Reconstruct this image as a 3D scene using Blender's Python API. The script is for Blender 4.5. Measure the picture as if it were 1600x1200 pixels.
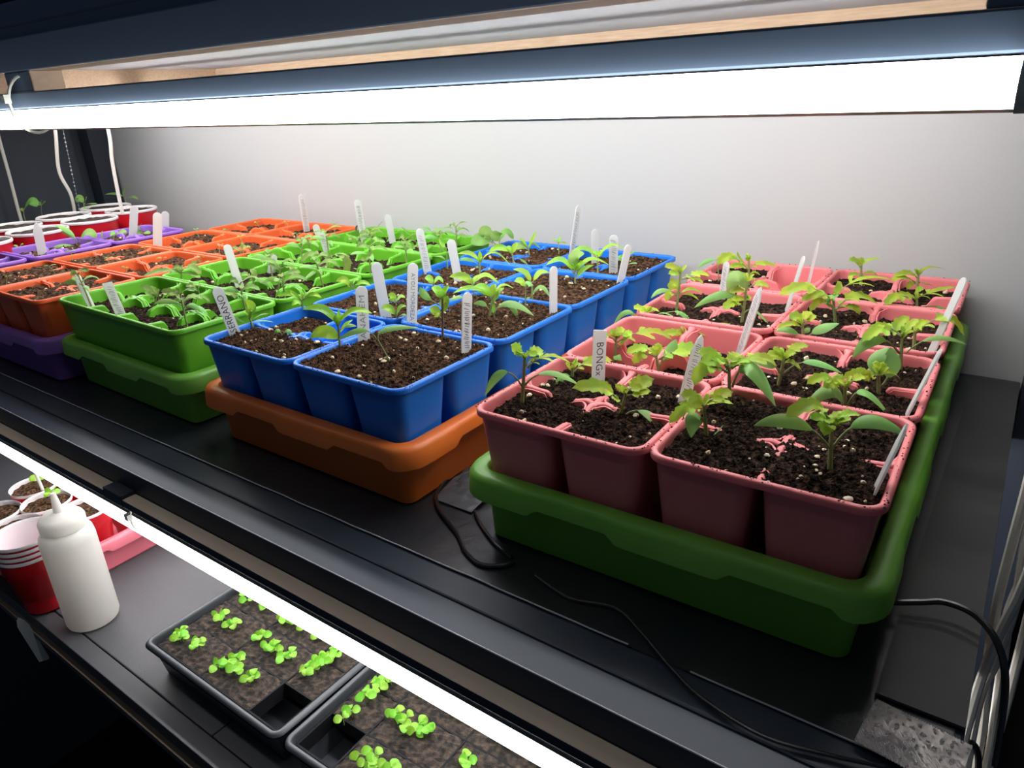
import bpy, bmesh, math, random
import numpy as np
from math import sin, cos, pi, radians
from mathutils import Vector, Matrix, noise
C = bpy.context.scene.collection
for o in list(bpy.data.objects): bpy.data.objects.remove(o)
sc = bpy.context.scene

# ---------------------------------------------------------------- camera, world, exposure
cam = bpy.data.objects.new('camera', bpy.data.cameras.new('camera')); C.objects.link(cam)
right = Vector((0.81224667, 0.58161529, -0.04448589)); up = Vector((-0.18856131, 0.33397052, 0.92353036)); fwd = Vector((-0.55199636, 0.74174614, -0.38093659))
M = Matrix((right, up, -fwd)).transposed().to_4x4(); M.translation = Vector((0.29604, -0.34536, 0.30993)); cam.matrix_world = M
cam.data.sensor_width = 36; cam.data.lens = 36*1113.79/1600; cam.data.clip_start = 0.02
sc.camera = cam
w = bpy.data.worlds.new('world'); sc.world = w; w.use_nodes = True
w.node_tree.nodes['Background'].inputs[0].default_value = (0.55, 0.72, 1.0, 1)
w.node_tree.nodes['Background'].inputs[1].default_value = 0.05
sc.view_settings.view_transform = 'Standard'; sc.view_settings.look = 'None'
sc.view_settings.exposure = 0.0; sc.view_settings.gamma = 1.0; sc.view_settings.use_curve_mapping = False
FRONT_TUBE = 15.0; INNER_TUBE = 42.0; LOW_TUBE = 6.0; LOW_ADDED = 48.0   # light output of the tubes

# ---------------------------------------------------------------- materials
def mat(name, col, rough=0.5, spec=0.5, bump=None, var=None, emit=None, trans=0, metal=0, rand=0, sss=0, coat=0):
    m = bpy.data.materials.new(name); m.use_nodes = True; nt = m.node_tree; N = nt.nodes; L = nt.links
    b = N['Principled BSDF']; b.inputs['Base Color'].default_value = (*col, 1); b.inputs['Roughness'].default_value = rough
    b.inputs['Specular IOR Level'].default_value = spec; b.inputs['Metallic'].default_value = metal
    if coat: b.inputs['Coat Weight'].default_value = coat; b.inputs['Coat Roughness'].default_value = 0.15
    if sss: b.inputs['Subsurface Weight'].default_value = sss; b.inputs['Subsurface Radius'].default_value = (0.01, 0.006, 0.004); b.inputs['Subsurface Scale'].default_value = 1.0
    tc = N.new('ShaderNodeTexCoord'); src = None
    if var:   # (scale, colour2, detail, contrast lo, hi)
        n = N.new('ShaderNodeTexNoise'); n.inputs['Scale'].default_value = var[0]; n.inputs['Detail'].default_value = var[2]
        L.new(tc.outputs['Object'], n.inputs['Vector'])
        if len(var) > 5:
            mp = N.new('ShaderNodeMapping'); mp.inputs['Scale'].default_value = var[5]; L.new(tc.outputs['Object'], mp.inputs['Vector']); L.new(mp.outputs[0], n.inputs['Vector'])
        r = N.new('ShaderNodeValToRGB'); r.color_ramp.elements[0].position = var[3]; r.color_ramp.elements[1].position = var[4]
        r.color_ramp.elements[0].color = (*col, 1); r.color_ramp.elements[1].color = (*var[1], 1)
        L.new(n.outputs['Fac'], r.inputs['Fac']); src = r.outputs['Color']; L.new(src, b.inputs['Base Color'])
    if rand:
        oi = N.new('ShaderNodeObjectInfo'); hs = N.new('ShaderNodeHueSaturation')
        mr = N.new('ShaderNodeMapRange'); mr.inputs['To Min'].default_value = 1-rand; mr.inputs['To Max'].default_value = 1+rand
        L.new(oi.outputs['Random'], mr.inputs['Value']); L.new(mr.outputs[0], hs.inputs['Value'])
        m2 = N.new('ShaderNodeMapRange'); m2.inputs['To Min'].default_value = 0.48; m2.inputs['To Max'].default_value = 0.515
        L.new(oi.outputs['Random'], m2.inputs['Value']); L.new(m2.outputs[0], hs.inputs['Hue'])
        if src: L.new(src, hs.inputs['Color'])
        else: hs.inputs['Color'].default_value = (*col, 1)
        src = hs.outputs['Color']; L.new(src, b.inputs['Base Color'])
    if bump:
        n = N.new('ShaderNodeTexNoise'); n.inputs['Scale'].default_value = bump[0]; n.inputs['Detail'].default_value = 6
        L.new(tc.outputs['Object'], n.inputs['Vector'])
        bp = N.new('ShaderNodeBump'); bp.inputs['Strength'].default_value = bump[1]; bp.inputs['Distance'].default_value = bump[2] if len(bump) > 2 else 0.001
        L.new(n.outputs['Fac'], bp.inputs['Height']); L.new(bp.outputs[0], b.inputs['Normal'])
    if emit:
        b.inputs['Emission Color'].default_value = (*emit[0], 1); b.inputs['Emission Strength'].default_value = emit[1]
    if trans:
        t = N.new('ShaderNodeBsdfTranslucent'); mx = N.new('ShaderNodeMixShader'); mx.inputs[0].default_value = trans
        if src: L.new(src, t.inputs['Color'])
        else: t.inputs['Color'].default_value = (*col, 1)
        L.new(b.outputs[0], mx.inputs[1]); L.new(t.outputs[0], mx.inputs[2]); L.new(mx.outputs[0], N['Material Output'].inputs[0])
    return m
PLA = dict(rough=0.38, spec=0.4, bump=(60, 0.15, 0.0006))
MT = {
 'pink': mat('pink plastic', (0.86, 0.235, 0.245), trans=0.10, **PLA), 'blue': mat('blue plastic', (0.014, 0.185, 0.76), trans=0.06, **PLA),
 'green': mat('green plastic', (0.15, 0.50, 0.025), trans=0.10, **PLA), 'orange': mat('orange plastic', (0.86, 0.14, 0.035), trans=0.10, **PLA),
 'purple': mat('purple plastic', (0.32, 0.15, 0.62), trans=0.08, **PLA),
 'tray_green': mat('green tray plastic', (0.16, 0.46, 0.04), var=(9, (0.22, 0.52, 0.07), 4, 0.35, 0.7), rough=0.4, spec=0.45),
 'tray_orange': mat('orange tray plastic', (0.72, 0.15, 0.02), rough=0.4, spec=0.45, var=(8, (0.82, 0.20, 0.035), 4, 0.35, 0.7)),
 'tray_purple': mat('purple tray plastic', (0.25, 0.10, 0.42), rough=0.4, spec=0.45),
 'tray_pink': mat('pink tray plastic', (0.72, 0.17, 0.22), rough=0.4, spec=0.45),
 'tray_black': mat('black tray plastic', (0.045, 0.048, 0.056), rough=0.42, spec=0.6),
 'soil': mat('dark potting soil', (0.012, 0.0075, 0.006), rough=1, spec=0.1, var=(260, (0.125, 0.070, 0.042), 10, 0.45, 0.78), bump=(900, 1.0, 0.0012)),
 'soil_coir': mat('brown coir soil', (0.020, 0.012, 0.008), rough=1, spec=0.1, var=(230, (0.24, 0.125, 0.065), 10, 0.42, 0.78), bump=(800, 1.0, 0.0012)),
 'soil_plug': mat('grey brown plug soil', (0.030, 0.026, 0.024), rough=1, spec=0.1, var=(120, (0.12, 0.085, 0.065), 8, 0.42, 0.75), bump=(500, 1.0, 0.001)),
 'perlite': mat('cream perlite', (0.62, 0.45, 0.20), rough=0.9, var=(300, (0.78, 0.72, 0.58), 3, 0.3, 0.7)),
 'stem': mat('pale green stem', (0.30, 0.36, 0.13), rough=0.6, trans=0.1), 'stem_dark': mat('purple stem', (0.14, 0.10, 0.07), rough=0.6),
 't': mat('tomato leaf', (0.50, 0.64, 0.06), rough=0.55, spec=0.3, trans=0.38, rand=0.16, var=(60, (0.34, 0.58, 0.08), 5, 0.35, 0.65), bump=(260, 0.5, 0.0008)),
 'tg': mat('haze-dulled tomato leaf', (0.34, 0.48, 0.12), rough=0.55, spec=0.3, trans=0.35, rand=0.18, var=(60, (0.22, 0.40, 0.12), 5, 0.35, 0.65), bump=(260, 0.5, 0.0008)),  # tomato leaf dulled, haze put into its colour
 'c': mat('seed leaf', (0.22, 0.48, 0.14), rough=0.45, spec=0.4, trans=0.25, rand=0.15, var=(50, (0.30, 0.55, 0.12), 4, 0.3, 0.7), bump=(150, 0.3, 0.0006)),
 'p': mat('pepper leaf', (0.42, 0.72, 0.05), rough=0.38, spec=0.5, trans=0.35, rand=0.14, var=(55, (0.24, 0.50, 0.08), 4, 0.35, 0.65), bump=(200, 0.4, 0.0007)),
 'r': mat('round leaf', (0.24, 0.47, 0.10), rough=0.5, spec=0.4, trans=0.3, rand=0.12, bump=(160, 0.4, 0.0008)),
 'd': mat('dark bud', (0.04, 0.03, 0.03), rough=0.7),
 'lett': mat('bright lettuce leaf', (0.32, 0.72, 0.06), rough=0.5, trans=0.35, rand=0.1),
 'stick': mat('white plastic label', (0.86, 0.86, 0.84), rough=0.45, spec=0.4, trans=0.5), 'ink': mat('black ink', (0.02, 0.02, 0.03), rough=0.6),
 'inkg': mat('grey ink', (0.22, 0.22, 0.23), rough=0.6),
 'deck': mat('black laminate', (0.018, 0.026, 0.042), rough=0.48, spec=0.5, bump=(35, 0.12, 0.001), var=(6, (0.032, 0.044, 0.066), 5, 0.35, 0.7)),
 'sheet': mat('black plastic sheet', (0.018, 0.021, 0.028), rough=0.36, spec=0.55, bump=(70, 0.5, 0.0012), var=(14, (0.030, 0.028, 0.027), 6, 0.4, 0.72)),
 'edge': mat('painted edge highlight', (0.55, 0.56, 0.60), rough=0.3, spec=0.7),  # pale colour is a painted highlight for the hem and shelf edge
 'mat': mat('dark rubber mat', (0.048, 0.046, 0.046), rough=0.62, spec=0.35, bump=(200, 0.3, 0.0005), var=(10, (0.068, 0.065, 0.064), 6, 0.35, 0.7)),
 'deck_low': mat('dark grey plastic deck', (0.072, 0.070, 0.076), rough=0.5, spec=0.4, bump=(400, 0.35, 0.0006), var=(7, (0.090, 0.087, 0.093), 5, 0.35, 0.7)),
 'rail': mat('black rail with glare tint', (0.150, 0.205, 0.290), rough=0.55, spec=0.25, bump=(40, 0.15, 0.0008), var=(5, (0.165, 0.220, 0.305), 5, 0.3, 0.7)),  # black rail lightened to blue-grey, lens glare put into its colour
 'wood': mat('raw pine', (0.50, 0.345, 0.225), rough=0.7, spec=0.2, var=(30, (0.62, 0.46, 0.32), 6, 0.3, 0.7, (1, 10, 14))),
 'wood_lit': mat('raw wood with painted-in light', (0.80, 0.62, 0.46), rough=0.75, spec=0.2, var=(20, (0.86, 0.69, 0.53), 5, 0.3, 0.7, (1, 10, 14))),  # raw wood made lighter, tube light put into its colour
 'white': mat('white board', (0.42, 0.43, 0.44), rough=0.7, spec=0.1),
 'wall': mat('white wall panel', (0.50, 0.497, 0.485), rough=0.42, spec=0.35, bump=(4, 0.06, 0.004)),
 'panel': mat('charcoal side panel', (0.055, 0.065, 0.080), rough=0.6, spec=0.3), 'black': mat('matt black', (0.008, 0.008, 0.010), rough=0.7, spec=0.2),
 'post': mat('dark blue post', (0.020, 0.026, 0.040), rough=0.5),
 'tube': mat('lit diffuser', (0.9, 0.9, 0.9), emit=((0.97, 0.99, 1.0), FRONT_TUBE)), 'tube_in': mat('lit inner diffuser', (0.9, 0.9, 0.9), emit=((0.98, 0.985, 1.0), INNER_TUBE)),
 'tube_low': mat('lit lower diffuser', (0.9, 0.9, 0.9), emit=((0.96, 0.99, 1.0), LOW_TUBE)), 'tube_low_added': mat('added lower inner diffuser', (0.9, 0.9, 0.9), emit=((0.97, 0.985, 1.0), LOW_ADDED)),
 'cap': mat('cream end cap', (0.78, 0.76, 0.68), rough=0.4), 'housing': mat('grey metal housing', (0.10, 0.12, 0.12), rough=0.3, metal=0.6),
 'cable_w': mat('white cable', (0.85, 0.80, 0.72), rough=0.45), 'cable_b': mat('black cable', (0.015, 0.015, 0.017), rough=0.25, spec=0.7),
 'tie': mat('clear zip tie', (0.75, 0.74, 0.66), rough=0.35, trans=0.2),
 'cup_red': mat('red cup plastic', (0.62, 0.012, 0.022), rough=0.3, spec=0.5), 'cup_white': mat('white cup lining', (0.80, 0.70, 0.72), rough=0.35, spec=0.5),
 'cup_rim': mat('dirty white cup rim', (0.78, 0.74, 0.73), rough=0.5, var=(60, (0.62, 0.50, 0.48), 5, 0.5, 0.75)),
 'bottle': mat('cloudy squeeze bottle plastic', (0.78, 0.75, 0.70), rough=0.4, spec=0.4, trans=0.35), 'chain': mat('bead chain', (0.35, 0.38, 0.4), rough=0.3, metal=0.8),
 'foil': mat('glossy woven tape', (0.62, 0.58, 0.56), rough=0.22, spec=0.9, metal=0.5), 'film': mat('clear crumpled film', (0.16, 0.16, 0.17), rough=0.12, spec=0.9, trans=0.2),
 'bluebin': mat('navy storage bin', (0.01, 0.03, 0.12), rough=0.5),
}

# ---------------------------------------------------------------- helpers
def link(name, me, parent=None, loc=None):
    o = bpy.data.objects.new(name, me); C.objects.link(o)
    if parent: o.parent = parent
    if loc is not None: o.location = loc
    return o
def tag(o, label=None, cat=None, group=None, kind=None):
    if label: o['label'] = label
    if cat: o['category'] = cat
    if group: o['group'] = group
    if kind: o['kind'] = kind
    return o
def thing(name, label, cat, loc=(0, 0, 0), rz=0, group=None):
    o = bpy.data.objects.new(name, None); C.objects.link(o); o.location = loc; o.rotation_euler = (0, 0, rz); o.empty_display_size = 0.01
    return tag(o, label, cat, group)
class MB:
    def __init__(s): s.v = []; s.f = []; s.m = []
    def add(s, v, f, m=0):
        n = len(s.v); s.v += [tuple(p) for p in v]; s.f += [tuple(i+n for i in q) for q in f]; s.m += [m]*len(f); return s
    def box(s, x0, x1, y0, y1, z0, z1, m=0):
        v = [(x, y, z) for z in (z0, z1) for y in (y0, y1) for x in (x0, x1)]
        f = [(0, 2, 3, 1), (4, 5, 7, 6), (0, 1, 5, 4), (2, 6, 7, 3), (0, 4, 6, 2), (1, 3, 7, 5)]   # -z +z -y +y -x +x
        n = len(s.v); s.v += v; s.f += [tuple(i+n for i in q) for q in f]; s.m += list(m) if isinstance(m, (list, tuple)) else [m]*6
        return s
    def tube(s, pts, r, n=8, m=0, caps=True):
        pts = [Vector(p) for p in pts]; rs = r if isinstance(r, (list, tuple)) else [r]*len(pts)
        ref = None; v = []
        for i, p in enumerate(pts):
            t = (pts[min(i+1, len(pts)-1)]-pts[max(i-1, 0)]).normalized()
            if ref is None: ref = t.orthogonal()
            ref = (ref-t*ref.dot(t)).normalized(); b = t.cross(ref)
            v += [p+(ref*cos(2*pi*k/n)+b*sin(2*pi*k/n))*rs[i] for k in range(n)]
        f = [(i*n+k, i*n+(k+1) % n, (i+1)*n+(k+1) % n, (i+1)*n+k) for i in range(len(pts)-1) for k in range(n)]
        if caps: f += [tuple(range(n-1, -1, -1)), tuple((len(pts)-1)*n+k for k in range(n))]
        return s.add(v, f, m)
    def lathe(s, prof, n=32, cx=0, cy=0, m=0):
        v = []; f = []
        for r, z in prof: v += [(cx+r*cos(2*pi*k/n), cy+r*sin(2*pi*k/n), z) for k in range(n)]
        for i in range(len(prof)-1):
            for k in range(n): f.append((i*n+k, i*n+(k+1) % n, (i+1)*n+(k+1) % n, (i+1)*n+k))
        return s.add(v, f, m)
    def mesh(s, name, mats, smooth=True, angle=40):
        me = bpy.data.meshes.new(name); me.from_pydata(s.v, [], s.f)
        for q in (mats if isinstance(mats, (list, tuple)) else [mats]): me.materials.append(MT[q] if isinstance(q, str) else q)
        me.polygons.foreach_set('material_index', s.m); me.update()
        if smooth:
            me.shade_smooth()
            try: me.set_sharp_from_angle(angle=radians(angle))
            except Exception: pass
        return me
    def obj(s, name, mats, parent=None, loc=None, smooth=True, angle=40): return link(name, s.mesh(name, mats, smooth, angle), parent, loc)
def rrect(x0, x1, y0, y1, r, n=5):
    """rounded rectangle, counter-clockwise, with outward normals"""
    out = []
    for cx, cy, a0 in ((x1-r, y0+r, -pi/2), (x1-r, y1-r, 0), (x0+r, y1-r, pi/2), (x0+r, y0+r, pi)):
        for k in range(n+1):
            a = a0+pi/2*k/n; out.append((cx+r*cos(a), cy+r*sin(a), cos(a), sin(a)))
    return out
def densify(loop, step):
    out = []
    for i, a in enumerate(loop):
        b = loop[(i+1) % len(loop)]; out.append(a); d = math.hypot(b[0]-a[0], b[1]-a[1]); k = int(d/step)
        for j in range(1, k): t = j/k; out.append(tuple(a[q]*(1-t)+b[q]*t for q in range(4)))
    return out
def sweep(mb, loop, prof, m=0, closed=True):
    n = len(loop); P = [prof(i) if callable(prof) else prof for i in range(n)]; k = len(P[0])
    v = [(loop[i][0]+loop[i][2]*d, loop[i][1]+loop[i][3]*d, z) for i in range(n) for d, z in P[i]]
    kk = k if closed else k-1
    f = [(i*k+j, ((i+1) % n)*k+j, ((i+1) % n)*k+(j+1) % k, i*k+(j+1) % k) for i in range(n) for j in range(kk)]
    return mb.add(v, f, m)
def smooth_path(pts, n=8):
    P = [Vector(p) for p in pts]; out = []
    for i in range(len(P)-1):
        a = P[max(i-1, 0)]; b = P[i]; c = P[i+1]; d = P[min(i+2, len(P)-1)]
        for k in range(n):
            t = k/n; out.append(0.5*((2*b)+(c-a)*t+(2*a-5*b+4*c-d)*t*t+(3*b-3*c+d-a)*t**3))
    out.append(P[-1]); return out
E4 = 1e-4
PLANTS=[
('pink',(0,0,0,0),1,(160,420,950),(27,20,373),[('t',27,20,373,6,-27,443,-22,-78,499,15,12),('t',27,20,373,50,87,407,93,169,394,15,12),('t',42,31,299,111,145,399,239,302,281,12,12),('t',31,23,314,71,53,370,115,86,367,6,12),('c',4,3,159,-64,-110,370,-151,-237,140,9,40),('c',21,16,165,131,160,294,289,339,103,13,30)]),
('pink',(0,0,0,1),1,(190,1080,950),(5,4,82),[('t',-2,-1,66,-13,-41,110,-17,-75,145,9,12),('t',17,12,48,84,94,148,239,240,108,13,12),('t',5,4,82,23,17,122,42,31,112,9,12),('c',-2,-2,0,-19,-76,23,-61,-170,-71,15,10),('c',22,17,-2,237,214,-20,410,380,-24,9,40)]),
('pink',(0,0,1,0),1,(870,586,950),(35,26,193),[('t',15,11,68,-55,-66,284,-244,-231,263,16,12),('t',35,26,193,63,84,234,166,198,262,18,12),('t',42,31,173,104,52,197,193,94,215,11,12),('t',21,16,189,-1,-1,233,-26,-19,263,4,12),('c',16,12,10,200,55,141,352,75,-155,16,30)]),
('pink',(0,1,1,0),1,(689,1660,840),(-35,-26,204),[('t',-39,-29,187,-121,-90,303,-233,-173,227,13,12),('t',-47,-35,199,-123,-141,253,-145,-207,160,13,12),('t',-26,-20,197,-18,18,259,-71,9,281,9,12),('c',-11,-8,107,39,60,206,75,118,316,15,25),('t',-13,-9,163,123,116,269,267,249,163,22,12)]),
('pink',(1,0,0,0),1,(1520,540,970),(-25,-19,245),[('t',-25,-19,245,-88,-28,305,-174,-55,305,13,12),('t',-25,-19,245,25,56,306,99,148,301,13,12),('t',-25,-19,245,64,10,288,143,32,272,10,12),('t',-25,-19,245,-63,-84,279,-94,-144,300,10,12),('t',-29,-22,196,-92,-118,295,-167,-224,167,11,12),('c',-16,-12,128,-58,-93,240,-51,-137,65,16,20),('c',12,9,18,50,37,52,79,59,104,2,20)]),
('pink',(1,0,0,1),1,(1490,1040,970),(-23,-17,332),[('t',-25,-19,332,-78,-89,415,-165,-185,390,16,12),('t',-23,-17,332,-22,34,385,1,100,396,15,12),('t',-19,-14,318,29,21,391,104,77,359,9,12),('t',-9,-7,317,118,138,411,215,259,290,14,35),('c',4,3,182,96,-4,466,287,64,78,24,20),('t',-29,-22,312,-114,-48,423,-225,-93,425,14,12),('t',-28,-21,291,-150,-174,403,-170,-251,246,15,40)]),
('pink',(1,0,1,0),1,(2280,480,970),(-23,-17,330),[('c',-13,-10,168,-173,-128,395,-374,-278,341,12,30),('c',-7,-5,168,111,83,407,329,245,226,13,30),('t',-27,-20,306,-92,-100,517,-229,-233,400,14,30),('t',-23,-17,322,-63,-97,400,-112,-183,404,11,12),('t',-23,-17,330,27,20,393,101,75,373,12,12),('t',-21,-16,310,28,-42,368,79,-66,394,12,12),('t',-27,-20,306,-40,-104,362,-26,-169,315,12,12),('t',-23,-17,330,-22,33,365,27,120,353,9,12)]),
('pink',(1,1,1,0),1,(2150,1470,940),(-22,-16,196),[('t',-38,-28,197,-148,-110,302,-237,-176,224,11,12),('t',-43,-32,197,-87,-115,260,-130,-197,229,10,12),('t',-49,-37,205,-71,-15,242,-116,-12,253,12,12),('t',-11,-8,188,25,43,255,80,110,235,10,40),('t',-33,-24,197,-51,-56,254,-16,-50,209,7,12),('c',-21,-16,38,-60,-69,250,-223,-216,78,16,10),('c',6,5,29,73,5,264,278,107,-28,19,30)]),
('pink',(1,1,1,0),2,(2290,1850,940),(-20,-15,175),[('t',-25,-19,168,-118,-88,218,-227,-169,162,11,12),('t',-17,-12,167,39,10,207,108,43,154,9,12),('t',-30,-23,168,-81,-110,203,-108,-180,186,13,12),('t',-17,-12,189,-44,-8,248,-77,-7,256,9,12),('t',-11,-8,189,-6,-5,240,-26,-20,270,9,12),('c',-17,-12,145,-83,-12,264,2,102,352,15,20),('c',7,5,84,51,63,191,14,60,366,18,30)]),
('pink',(1,1,1,1),1,(2340,2400,940),(-24,-18,300),[('c',-27,-20,171,-185,-163,378,-303,-276,164,14,30),('c',13,10,169,164,147,327,385,336,197,9,30),('t',-32,-24,301,-171,-152,418,-259,-243,289,13,12),('t',-33,-25,311,-142,-56,405,-259,-93,331,12,12),('t',-34,-25,316,-121,-15,361,-10,142,425,13,12),('t',-27,-20,326,-1,30,386,52,101,425,9,12),('t',-29,-21,305,-25,-19,366,-54,-40,378,8,12)]),
('pink',(1,2,1,0),1,(2360,2880,960),(-15,-11,193),[('t',-4,-3,176,166,124,370,311,231,134,13,20),('t',-23,-17,188,-6,27,249,52,101,252,10,12),('t',-21,-16,177,-48,-61,219,-48,-86,183,7,12),('t',-14,-10,187,9,-24,228,33,-38,203,7,12)]),
('pink',(1,3,1,0),1,(2210,4120,940),(-17,-13,147),[('t',-21,-16,141,-184,-168,222,-253,-250,109,14,12),('t',-23,-17,154,79,84,211,263,246,237,11,12),('t',-21,-16,141,-116,-62,204,-247,-134,162,9,12),('c',-9,-7,52,199,129,95,280,171,-71,9,35),('c',-12,-9,39,43,1,-7,149,48,33,5,20)]),
('pink',(1,3,1,1),1,(2120,4730,940),(-15,-11,231),[('t',-14,-11,224,24,18,327,198,147,277,7,12),('t',-22,-16,204,-101,-75,282,-225,-167,230,9,12),('t',-31,-23,158,-145,-127,243,-229,-208,186,9,12),('t',-30,-22,145,-79,-90,155,-83,-124,96,9,12),('t',-5,-4,157,48,55,136,142,143,92,8,12),('t',-20,-15,231,-38,-29,285,-9,-6,296,6,12),('t',-10,-7,117,35,-24,106,-8,-105,80,9,12)]),
('pink',(1,3,0,1),1,(1560,4880,940),(-23,-17,250),[('t',-31,-23,223,-93,-69,331,-138,-103,292,9,12),('t',-21,-16,236,20,15,310,136,101,310,6,12),('t',-35,-26,258,-8,-6,312,-49,-36,328,6,12),('t',-10,-8,137,63,47,182,137,102,114,7,12),('t',-14,-11,123,-75,-56,169,-128,-95,144,6,12),('t',-5,-4,94,27,-5,140,82,11,86,6,12)]),
('pink',(1,2,0,1),1,(1620,3470,960),(-39,-29,237),[('t',-46,-34,213,-253,-188,396,-451,-336,275,16,12),('t',-24,-18,230,89,116,423,390,390,345,11,12),('t',-14,-10,88,90,67,284,295,220,155,20,12),('t',-21,-16,113,135,50,172,192,43,77,12,12),('t',-44,-33,201,0,0,320,-26,-20,394,9,12),('c',-10,-7,94,-89,-97,230,13,-53,268,13,20),('t',-35,-26,200,-118,-126,306,-269,-275,234,12,12),('t',-28,-21,138,-136,-151,268,-183,-236,125,12,12)]),
('pink',(1,2,0,0),1,(1550,2679,960),(-27,-20,184),[('t',-27,-20,184,-80,-28,264,-143,-44,225,13,12),('t',-27,-20,184,-31,27,256,10,107,266,13,12),('t',-22,-17,175,21,15,241,65,49,255,13,12),('t',-26,-19,180,-70,10,221,-135,24,268,11,12),('t',-31,-23,159,-96,-96,221,-194,-194,175,7,12),('c',-12,-9,54,-97,-72,163,-207,-154,135,11,20),('c',5,4,53,70,52,135,224,167,177,13,30),('c',-11,-8,89,4,3,139,29,22,151,9,20)]),
('pink',(1,1,0,0),1,(1630,1680,940),(17,12,238),[('t',20,15,230,-27,-20,316,-55,-41,310,7,12),('t',25,18,245,50,75,314,145,183,304,12,12),('t',20,15,230,-18,-38,286,-80,-109,290,9,12),('t',20,15,230,50,12,289,101,25,282,9,12),('t',16,12,215,-28,4,255,-133,-49,231,8,12),('c',7,5,108,-42,-56,227,-155,-165,235,13,30),('t',18,13,184,57,5,240,146,34,160,8,12),('c',24,18,107,149,111,252,377,280,96,11,40)]),
('pink',(0,2,1,0),1,(890,3020,960),(16,12,408),[('t',1,1,132,-46,-72,256,-138,-177,161,14,30),('t',17,13,224,-27,-51,263,-74,-117,237,9,12),('t',17,13,224,37,28,251,59,44,240,8,12),('c',33,24,316,-52,-63,517,-111,-133,328,24,5),('t',30,22,251,-19,-14,347,-117,-87,297,13,12),('c',11,8,94,90,49,178,226,131,-32,13,35),('c',3,2,216,-141,-130,342,-355,-314,186,11,20),('t',31,23,343,93,94,389,178,182,322,13,12),('t',17,12,399,47,35,434,84,63,404,8,12)]),
('pink',(0,3,0,0),1,(480,4440,950),(-19,-14,286),[('t',-20,-15,178,-197,-146,393,-300,-223,238,17,12),('t',-12,-9,177,62,71,265,234,224,184,11,12),('t',-23,-17,221,-105,-78,291,-128,-95,389,4,12),('t',-12,-9,177,-111,-114,255,-168,-188,211,10,12),('t',-7,-6,111,-109,-100,165,-257,-228,124,8,12),('t',1,1,111,39,4,158,109,31,115,9,12),('t',-18,-13,264,-12,-9,307,13,10,316,6,12),('t',-18,-13,264,-37,-27,298,-30,-23,330,6,12)]),
('pink',(0,3,0,0),2,(120,4453,950),(-10,-8,249),[('c',-10,-7,238,-104,-77,266,-205,-152,161,7,20),('t',-10,-7,238,11,8,270,-30,-22,289,6,12)]),
('pink',(0,2,0,0),1,(200,3090,960),(19,15,402),[('t',20,15,393,-52,-38,483,-112,-83,458,10,12),('t',16,12,383,-26,-44,415,-63,-96,399,9,12),('t',30,22,334,136,120,401,243,219,341,11,12),('t',30,22,334,147,72,355,231,97,281,12,12),('c',-3,-2,179,-113,-109,271,-193,-194,164,8,20),('t',20,15,188,-24,-18,327,-62,-46,212,15,12),('t',-3,-2,169,-57,-92,224,-53,-139,133,12,12),('t',27,20,187,94,70,242,201,150,181,9,12),('t',36,27,167,108,43,191,200,74,126,9,12)]),
('pink',(0,2,0,0),2,(50,2690,840),(1,1,187),[('t',1,1,187,-57,-42,268,-93,-70,232,10,12),('t',1,1,187,-9,30,246,31,98,214,12,12),('t',1,1,182,57,42,232,110,82,200,10,12),('t',1,1,187,-5,-41,226,-21,-91,218,8,12),('c',-7,-5,40,-132,-98,292,-250,-186,75,7,30),('c',19,15,48,130,97,276,328,244,-1,7,35),('c',23,17,48,219,213,277,374,378,-33,9,50)]),
('pink',(0,1,0,1),1,(522,2445,840),(32,24,134),[('t',33,24,116,-36,-26,148,-141,-105,145,9,12),('t',36,27,115,191,111,188,286,151,16,24,12),('t',36,27,125,107,92,181,284,236,111,9,12),('t',32,24,125,132,148,169,337,350,174,7,12),('c',45,34,68,253,189,157,404,301,-67,11,60),('t',30,22,107,8,-19,152,-19,-64,143,9,12),('t',32,24,134,35,26,162,49,36,152,7,12)]),
('pink',(0,1,0,0),1,(181,1814,840),(11,8,224),[('t',11,8,216,-17,-12,279,-24,-18,306,9,12),('t',11,8,216,30,22,285,77,57,291,14,12),('t',11,8,216,77,76,259,118,125,233,11,12),('t',25,19,126,94,45,236,143,57,222,9,12),('t',18,13,180,213,208,303,370,375,154,12,12),('t',8,6,189,-70,-52,274,-144,-107,225,11,12),('c',16,12,37,17,-19,83,73,-8,26,11,20),('t',11,8,216,9,-25,278,47,-27,293,9,12)]),
('blue',(1,0,0,0),1,(-1894,510,990),(10,8,274),[('p',7,5,238,-53,-39,436,-226,-168,408,11,12),('p',8,6,247,113,84,409,260,193,342,11,12),('p',9,7,265,26,20,326,29,22,396,6,12),('p',7,5,238,13,-9,314,29,-16,354,8,12),('p',-2,-2,158,38,66,235,72,128,276,10,12),('p',-7,-5,113,-57,-73,234,-162,-183,160,17,5),('c',16,12,202,53,89,248,77,157,205,7,20)]),
('blue',(1,0,1,0),1,(-1180,450,990),(-79,-59,252),[('c',-88,-66,261,-130,-134,391,-294,-294,289,7,35),('c',-79,-59,252,-69,-14,357,162,195,320,8,20)]),
('blue',(0,0,0,1),1,(-3213,1162,990),(10,7,155),[('p',6,4,124,-45,-33,242,-205,-153,200,7,12),('p',1,1,156,-50,-37,201,-79,-59,260,7,12),('p',16,12,144,84,94,258,142,168,257,11,12),('p',26,19,154,100,74,223,174,130,161,9,12),('p',0,0,82,-7,-43,155,-34,-100,103,11,12)]),
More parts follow.
